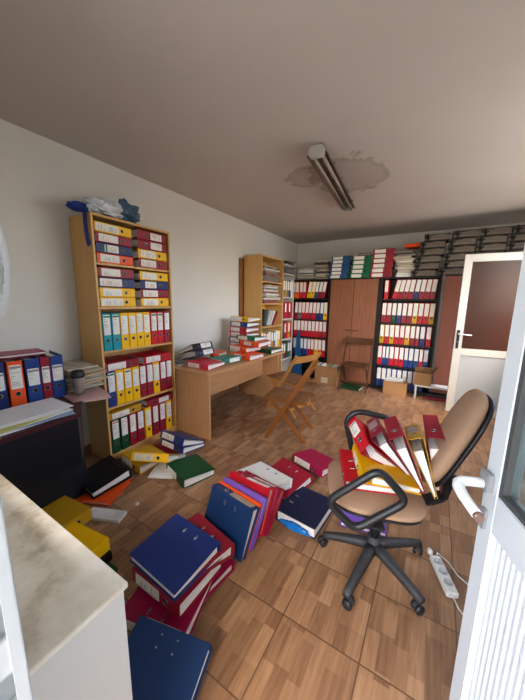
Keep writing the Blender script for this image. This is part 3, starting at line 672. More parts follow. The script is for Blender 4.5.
MB().box((-.29, -.09, .195), (.42, .11, .215)).build('table_top', M_cream, bn, .003)
for x in (-.27, .40):
    for y in (-.075, .095): part_label(MB().box((x-.012, y-.012, 0), (x+.012, y+.012, .195)).build('leg', M_cream if x < 0 else M_plastic, bn), 'slim straight leg')
carton('cardboard_box', 'torn open cardboard box standing on the low white table', -.075, 4.875, .216, .23, .17, .19, 0, M_card2, [('r', .6, .12), ('b', .1, .06)])
o = paper_heap(.18, 4.86, .216, 2, .2, .16, 'flat white papers lying on the low white table', mats=[M_paperwhite], seed=44, thick=(.004, .008), skew=.1)
binder(frame((.12, 4.80, .045), (0, 1, 0), (-.1, 0, 1)) if False else flat(.30, 4.82, .026, (-1, .1)), 'dark red', 'dark red folder lying under the low white table', None, w=.05, d=.13, lab=None, ring=False, kind='paper_folder', cat='folder')
binder(flat(.32, 4.80, .077, (-1, 0)), 'black', 'black folder lying on a red one under the low white table', None, w=.05, d=.13, lab=None, ring=False, kind='paper_folder', cat='folder')
o = binder(flat(-.95, 4.62, .022, (-1, .12)), 'dark green', 'green folder lying on the floor under the dark folding chair', None, w=.03, d=.22, lab=None, ring=False, kind='paper_folder', cat='folder')

# ------------------------------------------------------------------ far door (open, white, brown pane)
def glass_mat(name, rgb, rough, trans=1.):
    m, nt, b = new_mat(name); b.inputs['Base Color'].default_value = lin(rgb); b.inputs['Roughness'].default_value = rough
    b.inputs['Transmission Weight'].default_value = trans; b.inputs['IOR'].default_value = 1.3
    n = nt.nodes.new('ShaderNodeTexNoise'); n.inputs['Scale'].default_value = 40; bp = nt.nodes.new('ShaderNodeBump'); bp.inputs['Strength'].default_value = .04
    nt.links.new(n.outputs['Fac'], bp.inputs['Height']); nt.links.new(bp.outputs['Normal'], b.inputs['Normal'])
    return m
def leaf_frame(w, h, th, st, mid, rail, foot):
    m = MB()
    m.box((0, -th/2, 0), (st, th/2, h)); m.box((w-st, -th/2, 0), (w, th/2, h)); m.box((st, -th/2, h-rail), (w-st, th/2, h)); m.box((st, -th/2, 0), (w-st, th/2, foot)); m.box((st, -th/2, mid-rail/2), (w-st, th/2, mid+rail/2))
    return m
ang = math.atan2(.06, .86)
dr = struct(thing('door_2', '', '', rz((.236, 4.425, .012), ang))); del dr['label'], dr['category']
leaf_frame(.86, 2.03, .04, .085, .82, .09, .09).build('door_frame', M_cream, dr, .003)
MB().box((.085, -.006, .865), (.775, .006, 1.94)).build('glass_pane', glass_mat('brown frosted pane', (112, 80, 68), .28, .8), dr)
lp = MB(); lp.box((.085, -.008, .09), (.775, .008, .775)); lp.build('lower_panel', plain('grey white panel', (156, 160, 162), .4, var=.02), dr)
hd = MB().box((.02, -.026, .86), (.05, -.0201, 1.1)).build('lock_plate', M_plastic, dr)
MB().tube([(.036, -.026, 1.05), (.036, -.06, 1.05), (.06, -.068, 1.05), (.17, -.066, 1.042)], .0085, 10).build('lever_handle', M_white, dr)
MB().tube([(.036, -.026, .95), (.036, -.042, .95)], .009, 10).build('key_cylinder', M_chrome, dr)
MB().box((-.004, -.012, .85), (-.0002, .012, 1.1)).build('latch_plate', M_plastic, dr)

# ------------------------------------------------------------------ near door (open towards the room, right edge of the picture)
P0, U = V((.152, .733, 0)), V((.3203, -.9473, 0))
base = P0-U*.05
ang = math.atan2(U.y, U.x)
nd = struct(thing('door_1', '', '', rz((base.x, base.y, .012), ang))); del nd['label'], nd['category']
# local x runs from the free edge to the hinge, +y is the room-side, the face seen is local -y
w_ = .76
m = MB(); st = .052
for a, b in (((0, 0), (st, 2.05)), ((w_-st, 0), (w_, 2.05)), ((st, 1.97), (w_-st, 2.05)), ((st, 0), (w_-st, .10)), ((st, .94), (w_-st, 1.03))): m.box((a[0], -.0, a[1]), (b[0], .045, b[1]))
m.build('door_frame', M_whitepvc, nd, .003)
m = MB()
n = 40; x0, x1 = st, w_-st
for k in range(n):
    a = x0+(x1-x0)*k/n; b = x0+(x1-x0)*(k+1)/n
    m.prism([(a, .020), (a+.004, .012), (b-.007, .012), (b-.004, .019), (b, .022), (b, .03), (a, .03)], .10, .94)
m.build('ribbed_panel', M_whitepvc, nd)
MB().box((st, .016, 1.03), (w_-st, .024, 1.97)).build('glass_pane', glass_mat('clear pane', (205, 218, 218), .02, .95), nd)
gs = MB(); 
for a, b in (((st, 1.03), (st+.012, 1.97)), ((w_-st-.012, 1.03), (w_-st, 1.97)), ((st+.012, 1.03), (w_-st-.012, 1.042)), ((st+.012, 1.958), (w_-st-.012, 1.97))): gs.box((a[0], .002, a[1]), (b[0], .0155, b[1]))
gs.build('pane_gasket', plain('dark gasket', (60, 62, 62), .6), nd)
# lever: rose on the stile, neck, then a lever running towards the hinge
MB().prism(rrect(.004, .038, 1.022, 1.068, .008), -.014, -.0002, 'y').build('handle_rose', M_greyplastic, nd, .002)
hl = MB(); hl.tube([(.019, -.012, 1.038), (.017, -.040, 1.036), (.016, -.053, 1.034), (.020, -.062, 1.031), (.030, -.066, 1.029), (.06, -.067, 1.025), (.095, -.064, 1.021), (.108, -.062, 1.019)], [.011, .0105, .0115, .012, .012, .0115, .0108, .0104], 14)
hl.build('lever_handle', M_white, nd)
MB().tube([(.106, -.0624, 1.0195), (.118, -.061, 1.018)], .0095, 12).build('lever_end_cap', plain('worn end cap', (122, 96, 84), .4, .3), nd)
MB().prism(rrect(.010, .034, .928, .978, .008), -.007, -.0002, 'y').build('key_plate', M_greyplastic, nd, .001)
MB().tube([(.022, -.004, .952), (.022, -.016, .952)], .0085, 12).build('key_cylinder', plain('brass key hole', (120, 92, 70), .4, .7), nd)

# ------------------------------------------------------------------ ceiling lamp
lm = thing('fluorescent_lamp', 'long double-tube fluorescent lamp mounted on the stained ceiling', 'ceiling lamp', rz((-.985, 3.02, H), math.radians(5.3)))
M_lampm = plain('aged lamp metal', (124, 112, 100), .45, .2); M_tube = plain('lamp tube glass', (158, 146, 132), .15)
MB().box((-.04, -.72, -.05), (.04, .72, -.0005)).build('batten', M_lampm, lm, .004)
m = MB(); m.prism([(-.085, -.085), (-.04, -.05), (.04, -.05), (.085, -.085), (.08, -.088), (.036, -.055), (-.036, -.055), (-.08, -.088)], -.74, .74, 'y'); m.build('reflector', plain('aged reflector', (112, 94, 82), .35, .3), lm)
for s in (-1, 1):
    tb = MB().tube([(s*.036, -.72, -.082), (s*.036, .72, -.082)], .0145, 12).build('tube', M_tube, lm)
    for e in (-1, 1): MB().tube([(s*.036, e*.70, -.082), (s*.036, e*.745, -.082)], .0165, 12).build('tube_cap', M_chrome, tb)
for e in (-1, 1): part_label(MB().prism(rrect(-.062, .062, -.108, -.03, .028), e*.745-.03, e*.745+.03, 'y').build('end_holder', M_cream, lm, .006), 'pale end holder')
for k in range(4):
    MB().box((-.09, -.5+k*.33, -.062), (.09, -.49+k*.33, -.056)).build('clip', M_chrome, lm)

# ------------------------------------------------------------------ white cabinet in the foreground
def dirty_white():
    m, nt, b = new_mat('dirty white paint'); L = nt.links.new
    tc = nt.nodes.new('ShaderNodeTexCoord')
    n = nt.nodes.new('ShaderNodeTexNoise'); n.inputs['Scale'].default_value = 6; n.inputs['Detail'].default_value = 8; n.inputs['Roughness'].default_value = .65; L(tc.outputs['Object'], n.inputs['Vector'])
    r = ramp(nt, [(.36, lin((186, 172, 146))), (.46, lin((222, 214, 196))), (.60, lin((238, 233, 220)))]); L(n.outputs['Fac'], r.inputs['Fac'])
    n2 = nt.nodes.new('ShaderNodeTexVoronoi'); n2.inputs['Scale'].default_value = 34; L(tc.outputs['Object'], n2.inputs['Vector'])
    n3 = nt.nodes.new('ShaderNodeTexNoise'); n3.inputs['Scale'].default_value = 9; L(tc.outputs['Object'], n3.inputs['Vector'])
    lt = nt.nodes.new('ShaderNodeMath'); lt.operation = 'LESS_THAN'; L(n2.outputs['Distance'], lt.inputs[0])
    sc = nt.nodes.new('ShaderNodeMath'); sc.operation = 'MULTIPLY_ADD'; L(n3.outputs['Fac'], sc.inputs[0]); sc.inputs[1].default_value = .42; sc.inputs[2].default_value = -.185; L(sc.outputs[0], lt.inputs[1])
    mx = nt.nodes.new('ShaderNodeMix'); mx.data_type = 'RGBA'; L(lt.outputs[0], mx.inputs['Factor']); L(r.outputs['Color'], mx.inputs['A']); mx.inputs['B'].default_value = lin((92, 78, 62))
    L(mx.outputs['Result'], b.inputs['Base Color']); b.inputs['Roughness'].default_value = .45
    return m
cb = thing('white_cabinet', 'white painted cabinet with a dirty stained top at the bottom left', 'cabinet', (-.95, .2, 0)); T = Matrix.Translation((.95, -.2, 0))
MB().box((-1.40, .097, .806), (-.531, .307, .82), T).build('top_panel', dirty_white(), cb, .002)
MB().box((-1.39, .102, 0), (-.538, .300, .806), T).build('body', plain('white cabinet paint', (208, 208, 202), .4, var=.03, scale=4), cb, .002)

# ------------------------------------------------------------------ wall fan at the left edge
fc = V((-1.272, .313, 1.583)); nrm = V((.50, .86, .0)).normalized()
fn = thing('wall_fan', 'round white fan with a wire guard on the front wall, left edge of the picture', 'fan', frame(fc, V((0, 0, 1)).cross(nrm).cross(nrm) if False else -nrm, (0, 0, 1)))
# local -y is the fan's front
def circ(r, y, n=40): return [(r*math.cos(2*PI*k/n), y, r*math.sin(2*PI*k/n)) for k in range(n)]
MB().tube(circ(.195, -.03), .024, 10, True).build('guard_rim', M_white, fn)
m = MB()
for r in (.05, .075, .10, .125, .15, .175): m.tube(circ(r, -.055+.03*(r/.2)**2), .0016, 5, True)
for k in range(24):
    a = 2*PI*k/24; m.tube([(.04*math.cos(a), -.055, .04*math.sin(a)), (.12*math.cos(a), -.05, .12*math.sin(a)), (.2*math.cos(a), -.03, .2*math.sin(a))], .0013, 5)
m.build('guard_wires', plain('guard wire', (190, 194, 196), .4), fn)
m = MB()
for k in range(3):
    a0 = 2*PI*k/3
    vs = [(.03*math.cos(a0+.2), -.012, .03*math.sin(a0+.2)), (.165*math.cos(a0-.25), -.022, .165*math.sin(a0-.25)), (.175*math.cos(a0+.35), -.004, .175*math.sin(a0+.35)), (.08*math.cos(a0+.9), .006, .08*math.sin(a0+.9))]
    vs += [(x, y+.003, z) for x, y, z in vs]; m.add(vs, [(0,1,2,3),(7,6,5,4),(0,4,5,1),(1,5,6,2),(2,6,7,3),(3,7,4,0)])
m.build('blades', plain('grey blade', (150, 160, 166), .4), fn)
MB().lathe([(.001, 0), (.036, .002), (.04, .02), (.001, .026)], 20, Matrix.Translation((0, -.04, 0)) @ Matrix.Rotation(PI/2, 4, 'X') @ Matrix.Translation((0, 0, 0))).build('hub_cap', M_white, fn)
MB().lathe([(.02, 0), (.05, .01), (.055, .07), (.035, .1), (.001, .102)], 20, Matrix.Translation((0, .008, 0)) @ Matrix.Rotation(-PI/2, 4, 'X')).build('motor_housing', M_white, fn)
Mi = fn.matrix_world.inverted()
MB().tube([Mi @ (fc-nrm*.09), Mi @ (fc-nrm*.1+V((0, 0, -.1))), Mi @ V((-1.30, .13, 1.44)), Mi @ V((-1.30, YF+.012, 1.44))], .014, 10).build('bracket', M_white, fn)
MB().box((-.05, -.005, -.08), (.05, .0, .08), Mi @ Matrix.Translation((-1.30, YF+.008, 1.44))).build('wall_plate', M_white, fn)

# ------------------------------------------------------------------ dark desk against the left wall
dd = thing('dark_desk', 'black desk with a maroon top against the left wall, left of the light wood bookcase', 'desk', (-2.3, .6, 0)); T = Matrix.Translation((2.3, -.6, 0))
MB().prism([(-2.66, .11), (-1.765, .11), (-1.815, .842), (-2.06, .972), (-2.06, 1.14), (-2.66, 1.20)], .722, .75, 'z', T).build('desktop', M_maroon, dd, .002)
MB().box((-2.62, .14, 0), (-2.075, .96, .722), T).build('body', M_deskblack, dd, .003)
MB().box((-2.075, .14, .38), (-1.86, .16, .722), T).build('bracket_panel', M_deskblack, dd)
MB().prism([(-1.80, .16), (-1.845, .83), (-1.865, .83), (-1.82, .16)], .40, .722, 'z', T).build('front_rail', M_deskblack, dd)
MB().prism([(-1.845, .83), (-2.075, .955), (-2.075, .94), (-1.865, .82)], .40, .722, 'z', T).build('end_rail', M_deskblack, dd)
DD = .7505; GK = 'binders standing on the dark desk'
for k, (c, y, lc) in enumerate((('navy', .505, None), ('navy', .59, None), ('orange', .675, None), ('blue', .765, None), ('dark red', .835, None), ('blue', .905, None))):
    nm = ['navy binder at the left end of the row on the dark desk', 'navy binder just left of the orange one on the dark desk', 'orange binder standing on the dark desk', 'blue binder just right of the orange one on the dark desk', 'dark red binder between two blue ones on the dark desk', 'blue binder at the right end of the row on the dark desk'][k]
    binder(standing(-2.27+.02*k if k < 3 else -2.225, y, DD, (1, -.12, 0)), c, nm, GK, w=.078 if k != 4 else .055, h=.30, lab='low' if k != 2 else 'full', hdr='dark')
binder(flat(-2.30, .48, DD+.302+.016, (-.1, 1)) if False else frame((-2.50, .90, DD+.302+.014), (-.2, 0, 0) if False else (0.99, -.1, 0), (-.1, -.99, 0)), 'crimson', 'thin crimson folder lying on top of the binders on the dark desk', None, w=.022, h=.33, d=.2, lab=None, ring=False, kind='paper_folder', cat='folder')
# papers at the front of the dark desk
M_pw = plain('white page', (232, 234, 238), .7, var=.02); M_pb = plain('bluish page', (150, 166, 196), .7); M_py = plain('yellow page', (206, 204, 120), .7)
pp = thing('paper_pile', 'loose pile of white, blue and yellow papers at the front of the dark desk', 'papers', (-1.97, .60, DD))
for k, (mt, dx, dy, a, s) in enumerate(((M_paperwhite, 0, 0, .06, 1), (M_pb, .02, .01, -.1, 1), (M_pw, .0, .0, .12, 1), (M_py, .02, .0, .2, .85), (M_pw, -.03, -.02, -.06, 1), (M_pw, -.05, .03, .02, 1))):
    z = [0, .012, .016, .020, .024, .028][k]; t = .0115 if k == 0 else .0035
    MB().box((-.14*s, -.2*s, z), (.14*s, .2*s, z+t), rz((dx, dy, 0), a)).build('sheet', mt, pp)
o = MB().box((-.05, -.03, 0), (.05, .03, .014)).build('eraser_block', plain('wooden block', (190, 160, 112), .7)); o.matrix_world = rz((-1.82, .40, DD), .4); tag(o, 'small pale wooden block at the front edge of the dark desk', 'block')
# pinkish sheet drooping over the end of the desk
m = MB(); N, Q = 10, 6; vs = []; fs = []
for i in range(N+1):
    for j in range(Q+1):
        u, v_ = i/N, j/Q; x = -2.42+.42*u; y = .94+.25*v_-.05*u
        drop = max(0, (x+2.07)/.1) if x > -2.07 else 0
        z = .7575+.004*math.sin(7*u+5*v_)-.06*min(1.2, drop)**1.5*(.4+.6*v_)
        vs.append((x, y, z))
for i in range(N):
    for j in range(Q):
        a = i*(Q+1)+j; fs.append((a, a+Q+1, a+Q+2, a+1))
o = m.add(vs, fs, True).build('paper_sheet', plain('pinkish paper', (176, 140, 134), .7, var=.12, scale=9)); sm = o.modifiers.new('thickness', 'SOLIDIFY'); sm.thickness = .0015; tag(o, 'pinkish sheet of paper curling over the far end of the dark desk', 'paper')
paper_heap(-2.37, 1.08, .765, 13, .36, .27, 'pile of worn yellowed papers behind the steel travel mug', mats=[M_paperold, M_paperold, M_paperwhite, plain('tan folder', (186, 164, 130), .8)], seed=52, thick=(.006, .02), skew=.3)
mg = thing('travel_mug', 'steel travel mug with a black lid on the far end of the dark desk', 'mug', (-2.155, 1.0, .765))
MB().lathe([(.030, 0), (.034, .004), (.037, .06), (.042, .115), (.043, .12)], 24).build('mug_body', plain('brushed steel', (176, 172, 168), .28, .65, var=.15), mg)
MB().lathe([(.044, .1205), (.045, .135), (.040, .16), (.028, .172), (.001, .175)], 24).build('mug_lid', M_plastic, mg)

# ------------------------------------------------------------------ binders fallen on the floor
GF = 'binders fallen on the floor'
def floor_binder(loc, Y, Z, col, label, **kw):
    kw.setdefault('lab', 'full'); return binder(frame(loc, Y, Z), col, label, GF, **kw)
# the long toppled row, from the nearest to the farthest
floor_binder((-.600, .650, .148), (.24, -.95, -.26), (-.97, -.24, 0), 'deep blue', 'dark blue binder with four rivets, nearest of the toppled row on the floor', w=.06, t=.05, d=.272, rivets=True)
floor_binder((-.745, .632, .050), (-.24, .97, .10), (-.97, -.24, 0), 'crimson', 'magenta binder lying under the red and blue ones, beside the nearest dark blue binder', w=.075, t=.03, slots=True)
floor_binder((-.79, .664, .153), (0, 1, -.02), (-1, 0, .0), 'dark red', 'red binder with a paper spine label lying under the bright blue one on the floor', w=.075, t=.06)
floor_binder((-1.109, .945, .2535), (-.03, -.997, -.02), (.997, -.028, -.05), 'royal blue', 'bright blue binder lying topmost on the near pile of the toppled row', w=.072, t=.04, slots=True)
floor_binder((-1.075, 1.075, .180), (-.19, -.97, .1), (.98, -.2, 0), 'dark red', 'red binder lying between the bright blue topmost one and the steep navy binder', w=.07, t=.012, slots=True)
floor_binder((-1.11, 1.085, .030), (-.1, -.99, 0), (.99, -.1, 0), 'crimson', 'crimson binder lying flat at the bottom of the pile beneath the leaning red one', w=.058, t=.04, lab=None)
floor_binder((-1.055, 1.215, .326), (-.12, -.34, -.93), (.985, -.09, -.06), 'deep blue', 'navy blue binder leaning steeply with its beige spine label up, middle of the toppled row', w=.07, t=.04, slots=True, labcol=plain('beige label', (176, 160, 138), .7))
floor_binder((-1.06, 1.262, .318), (-.10, -.40, -.91), (.99, -.07, -.05), 'orange', 'thin orange folder leaning between the navy and purple binders in the toppled row', w=.022, t=.016, lab=None, ring=False)
floor_binder((-1.055, 1.315, .312), (-.07, -.47, -.87), (.997, -.07, -.03), 'purple', 'purple binder leaning between the orange folder and the red one in the toppled row', w=.045, t=.03, slots=True, lab=None)
floor_binder((-1.075, 1.405, .302), (-.03, -.40, -.91), (.998, -.02, -.03), 'red', 'bright red binder leaning right behind the purple one in the toppled row', w=.065, t=.045, slots=True)
floor_binder((-1.065, 1.475, .27), (-.03, -.45, -.89), (.998, -.05, -.02), 'crimson', 'crimson binder leaning behind the bright red one in the toppled row', w=.05, t=.03)
floor_binder((-1.05, 1.545, .235), (-.03, -.62, -.78), (.99, -.1, -.02), 'dark red', 'dark red binder leaning between the crimson one and the white one in the toppled row', w=.05, t=.03)
floor_binder((-1.084, 1.79, .135), (.21, -.96, .165), (.98, -.21, 0), 'white', 'white binder with two black slots lying tilted in the toppled row', w=.07, t=.05, slots=True)
floor_binder((-.973, 1.99, .115), (-.25, -.95, -.20), (.94, -.33, 0), 'dark red', 'dark red binder lying behind the white one at the far part of the toppled row', w=.07, t=.045, slots=True)
floor_binder((-.655, 2.045, .068), (.2, .97, -.12), (-.96, .26, .03), 'crimson', 'crimson binder with a white spine label lying at the far end of the toppled row', w=.07, t=.03)
# beside the office chair
nb = floor_binder((-.778, 1.485, .045), (.99, -.07, .0), (.07, .998, 0), 'midnight blue', 'dark navy binder lying flat with blue plastic wrap, beside the office chair', w=.08, t=.07, slots=True)
wr = blob('plastic_wrap', plain('blue film', (20, 110, 190), .2, var=.5, scale=30), .10, .022, .026, 4.4, .3, 3, 6., nb)
wr.matrix_basis = Matrix.Translation((-.012, .15, -.010)) @ Matrix.Rotation(PI/2, 4, 'Z')
floor_binder((-.40, 1.66, .022), (.95, .2, 0), (-.2, .97, 0), 'purple', 'purple folder lying on the floor behind the office chair base', w=.03, lab=None, ring=False)
# left of the aisle
floor_binder((-1.523, 1.374, .045), (.281, .948, -.05), (-.958, .287, .0), 'dark green', 'green binder lying flat in the aisle before the light wood bookcase', w=.075, t=.05)
floor_binder((-1.836, 1.672, .168), (.012, .90, -.38), (-.999, .024, .0), 'royal blue', 'blue binder lying on top of another blue one at the foot of the desk', w=.07, t=.03)
floor_binder((-1.825, 1.655, .096), (.03, .95, -.20), (-.999, .03, .0), 'navy', 'blue binder lying under another blue one at the foot of the desk', w=.062, t=.03)
floor_binder((-1.92, 1.62, .018), (.15, .98, 0), (-.98, .15, 0), 'dark red', 'red folder lying under the two blue binders at the foot of the desk', w=.03, lab=None, ring=False)
floor_binder((-1.749, 1.428, .163), (-.401, .785, -.44), (-.89, -.456, 0), 'yellow', 'yellow binder with its label outwards lying on an open yellow one, nearest bookcase', w=.07, t=.03, labcol=plain('cream label', (226, 214, 180), .7))
floor_binder((-1.96, 1.305, .048), (.10, .95, -.0), (-.95, .10, 0), 'dull yellow', 'open yellow binder lying on the floor against the light wood bookcase', w=.085, t=.02, fill=.7)
ps = thing('paper_sheaf', 'white papers spilling from the yellow binder before the light wood bookcase', 'papers', rz((-1.86, 1.50, .002), .5))
for k in range(3): MB().box((-.105, -.15, k*.011), (.105, .15, k*.011+.010), rz((.01*k, .012*k, 0), .06*k)).build('sheet_bundle', M_paperwhite, ps)
floor_binder((-1.915, 1.20, .100), (-.104, -.981, -.13), (-.994, .098, .02), 'black', 'black binder lying on an orange folder near the bookcase foot', w=.075, t=.05, rivets=True)
floor_binder((-2.24, 1.085, .014), (.43, -.9, 0), (.9, .43, 0), 'orange', 'orange folder lying flat beneath the black binder', w=.025, t=.02, lab=None, ring=False, fill=.6)
floor_binder((-1.79, .83, .060), (-.95, -.1, 0), (.1, -.99, 0), 'dull yellow', 'yellow binder with loose white pages lying at the foot of the dark desk', w=.085, t=.07, lab=None)
o = MB().box((-.125, -.045, 0), (.125, .045, .02)).build('paper_sheaf', M_paperwhite); o.matrix_world = rz((-1.76, .90, .002), .42); tag(o, 'white pages fanned out of the yellow binder at the foot of the dark desk', 'papers')
floor_binder((-1.355, .70, .165), (-.95, -.1, 0), (.12, -.99, 0), 'yellow', 'bright yellow binder topmost of the small pile behind the white cabinet', w=.075, t=.06, lab=None, ring=False)
floor_binder((-1.34, .70, .1), (-.97, -.05, 0), (.05, -.99, 0), 'black', 'black binder under the bright yellow one behind the white cabinet', w=.05, t=.05)
floor_binder((-1.28, .69, .04), (-.97, -.1, 0), (.1, -.99, 0), 'dark green', 'green binder under the black one in the pile behind the white cabinet', w=.065, t=.06, lab=None, ring=False)
floor_binder((-1.19, .70, .03), (.1, -.97, 0), (.97, .1, 0), 'dull yellow', 'dull yellow binder on the floor between the small pile and the magenta binder', w=.05, t=.045, lab=None, ring=False) if False else None
o = MB().lathe([(.001, 0), (.014, .001), (.015, .006), (.012, .012), (.001, .013)], 16).build('bottle_cap', M_whiteplast); o.location = (-1.68, 1.08, 0.0005); tag(o, 'small round white cap lying alone on the floor tiles', 'cap')

# ------------------------------------------------------------------ office chair
CH = V((-.17, 1.52, 0)); th = math.radians(200); F = V((math.cos(th), math.sin(th), 0)); S = V((math.sin(th), -math.cos(th), 0)); 
# local: +x forward, +y towards the far side
oc = thing('office_chair', 'beige fabric swivel office chair with black looped armrests holding binders', 'chair', rz(CH, th))
Mi = oc.matrix_world.inverted()
M_fab = plain('beige fabric', (168, 136, 110), .95, var=.16, scale=160, bump=.3, spec=.1)
bs = MB().lathe([(.001, .075), (.05, .075), (.052, .10), (.036, .125), (.034, .16), (.001, .16)], 24).build('base_hub', M_dusty, oc)
tips = [(-.23, 1.193), (.077, 1.353), (.05, 1.714), (-.18, 1.82), (-.438, 1.473)]
for (tx, ty) in tips:
    t_ = Mi @ V((tx, ty, .075)); L_ = t_.length; a_ = math.atan2(t_.y, t_.x); R_ = Matrix.Rotation(a_, 4, 'Z')
    m = MB(); ln = math.hypot(t_.x, t_.y); N = 6
    vs = []; fs = []
    for i in range(N+1):
        u = i/N; x = .03+(ln-.02)*u; w_ = .030-.012*u; zt = .122-.045*u**1.4+.004; zb = zt-.040+.012*u
        vs += [(x, -w_, zb), (x, w_, zb), (x, w_*.8, zt-.006), (x, w_*.45, zt), (x, -w_*.45, zt), (x, -w_*.8, zt-.006)]
    for i in range(N):
        for q in range(6): fs.append((i*6+q, i*6+(q+1) % 6, i*6+6+(q+1) % 6, i*6+6+q))
    fs += [tuple(range(6))[::-1], tuple(N*6+q for q in range(6))]
    leg = m.add(vs, fs, True, R_).build('base_leg', M_dusty, oc)
    cz = random.uniform(0, PI); cp = Matrix.Translation((t_.x, t_.y, 0)) @ Matrix.Rotation(cz, 4, 'Z')
    m = MB()
    for s in (-1, 1): m.lathe([(.001, s*.008), (.0235, s*.008), (.0245, s*.012), (.0235, s*.022), (.012, s*.025), (.001, s*.025)], 18, cp @ Matrix.Translation((.012, 0, .0255)) @ Matrix.Rotation(PI/2, 4, 'X'))
    m.lathe([(.009, .02), (.009, .078)], 10, cp)
    m.tube([(.012, -.012, .0255), (.012, .012, .0255)], .007, 8, False, cp)
    part_label(m.build('caster', M_plastic, leg), 'double-wheel black caster')
    MB().prism([(-.016, .024), (.0, .052), (.022, .056), (.036, .044), (.036, .034), (.022, .044), (.0, .042), (-.006, .024)], -.007, .007, 'y', cp).build('caster_hood', M_dusty, leg)
MB().lathe([(.026, .16), (.026, .30), (.016, .301), (.016, .43)], 20).build('gas_column', M_plastic, oc)
MB().box((-.12, -.09, .41), (.12, .09, .435)).build('seat_plate', M_plastic, oc, .004)
def cushion(pts, z0, z1, dome, M=None):
    """rounded outline (x,y) domed slab"""
    n = len(pts); vs = []; fs = []; c = V((sum(p[0] for p in pts)/n, sum(p[1] for p in pts)/n, 0))
    levels = [(.93, z0), (1., z0+(z1-z0)*.3), (1., z0+(z1-z0)*.7), (.95, z1-.004), (.8, z1+dome*.4), (.5, z1+dome*.8), (.2, z1+dome)]
    for s, z in levels: vs += [(c.x+(p[0]-c.x)*s, c.y+(p[1]-c.y)*s, z) for p in pts]
    for i in range(len(levels)-1):
        for k in range(n): fs.append((i*n+k, i*n+(k+1) % n, (i+1)*n+(k+1) % n, (i+1)*n+k))
    fs += [tuple(range(n))[::-1], tuple((len(levels)-1)*n+k for k in range(n))]
    return MB().add(vs, fs, True, M)
def squircle(a, b, n=40, e=3.2, taper=0.):
    out = []
    for k in range(n):
        t = 2*PI*k/n; c, s = math.cos(t), math.sin(t)
        x = a*abs(c)**(2/e)*(1 if c > 0 else -1); y = b*abs(s)**(2/e)*(1 if s > 0 else -1); out.append((x, y*(1-taper*x/a)))
    return out
SEAT = .495
Tm = Matrix.Translation((.035, 0, 0))
cushion(squircle(.235, .245, e=3.4, taper=.06), .455, SEAT-.006, .012, Tm).build('seat', M_fab, oc)
cushion(squircle(.228, .236, e=3.4, taper=.06), .436, .454, 0, Tm).build('seat_shell', M_plastic, oc)
# backrest: tilted slab, front towards +x
bt = Matrix.Translation((-.335, .01, .785)) @ Matrix.Rotation(math.radians(-13), 4, 'Z') @ Matrix.Rotation(math.radians(-22), 4, 'Y') @ Matrix.Rotation(PI/2, 4, 'Y') @ Matrix.Rotation(0, 4, 'Z')
cushion(squircle(.265, .158, e=3.0, taper=-.04), 0, .05, .012, bt).build('backrest', M_fab, oc)
cushion([(x, -y) for x, y in squircle(.26, .153, e=3.0, taper=-.04)][::1], -.025, -.001, 0, bt).build('backrest_shell', M_plastic, oc)
m = MB()
for p, q in zip([(-.10, 0, .424), (-.25, 0, .424), (-.315, 0, .46), (-.345, 0, .60)][:-1], [(-.25, 0, .424), (-.315, 0, .46), (-.345, 0, .60)]): m.bar(p, q, .075, .02, (0, 1, 0))
m.build('back_support', M_plastic, oc, .003)
def arm(y, corners):
    P = [V((x, y, z)) for x, z in corners]; pts = []
    n = len(P)
    for i in range(n):
        a, b, c = P[i-1], P[i], P[(i+1) % n]; r = .05
        d1 = (a-b); d2 = (c-b); e1 = b+d1.normalized()*min(r, d1.length*.45); e2 = b+d2.normalized()*min(r, d2.length*.45)
        for k in range(6):
            u = k/5; pts.append(e1*(1-u)**2+b*2*u*(1-u)+e2*u*u)
    m = MB().tube(pts, .0175, 12, True)
    return m.build('armrest', M_plastic, oc)
arm(.285, [(.285, .545), (.072, .735), (-.055, .60), (.155, .42)])
arm(-.285, [(.165, .71), (.10, .775), (-.10, .745), (-.145, .60), (.02, .44), (.10, .46)])
for s in (-1, 1): MB().bar((.05, s*.05, .43), (.05, s*.285, .44), .05, .012, (1, 0, 0)).build('arm_bracket', M_plastic, oc)
# binders fanned out on the seat
GC = 'binders on the office chair seat'
def chair_binder(loc, Y, Z, col, label, **kw):
    kw.setdefault('t', .014); kw.setdefault('w', .075); kw.setdefault('lever', True); return binder(frame(loc, Y, Z), col, label, GC, **kw)
chair_binder((-.249, 1.461, .688), (.727, .435, -.532), (-.466, .881, .082), 'red', 'red binder with a white label, leftmost of the fan on the office chair', lab='mid', hdr='dark')
chair_binder((-.204, 1.502, .762), (.681, .081, -.728), (-.257, .957, -.133), 'dark red', 'dark red binder with a grey label, second in the fan on the office chair', lab='low', labcol=plain('grey label', (150, 142, 142), .7))
chair_binder((-.099, 1.40, .822), (.485, .033, -.874), (-.22, .97, -.09), 'dark red', 'dark red binder in the middle of the fan on the office chair', lab=None, t=.012)
chair_binder((-.024, 1.482, .800), (.402, -.13, -.906), (-.116, .975, -.19), 'dull yellow', 'yellow binder in the fan of binders on the office chair', lab='mid', labcol=plain('grey label', (150, 142, 142), .7))
chair_binder((.062, 1.532, .806), (.129, .014, -.992), (-.102, .995, .0), 'dark red', 'dark red binder nearest the backrest of the office chair', lab=None, t=.03)
chair_binder((-.235, 1.335, .598), (.931, .342, -.13), (-.351, .935, -.03), 'yellow', 'yellow binder lying flat beneath the fan on the office chair seat', w=.05, t=.03, lab='low')
chair_binder((-.31, 1.335, .532), (.93, .345, -.02), (-.351, .935, .0), 'red', 'red binder with two metal slots lying lowest on the office chair seat', w=.045, t=.035, lab=None, slots=True, lever=False)

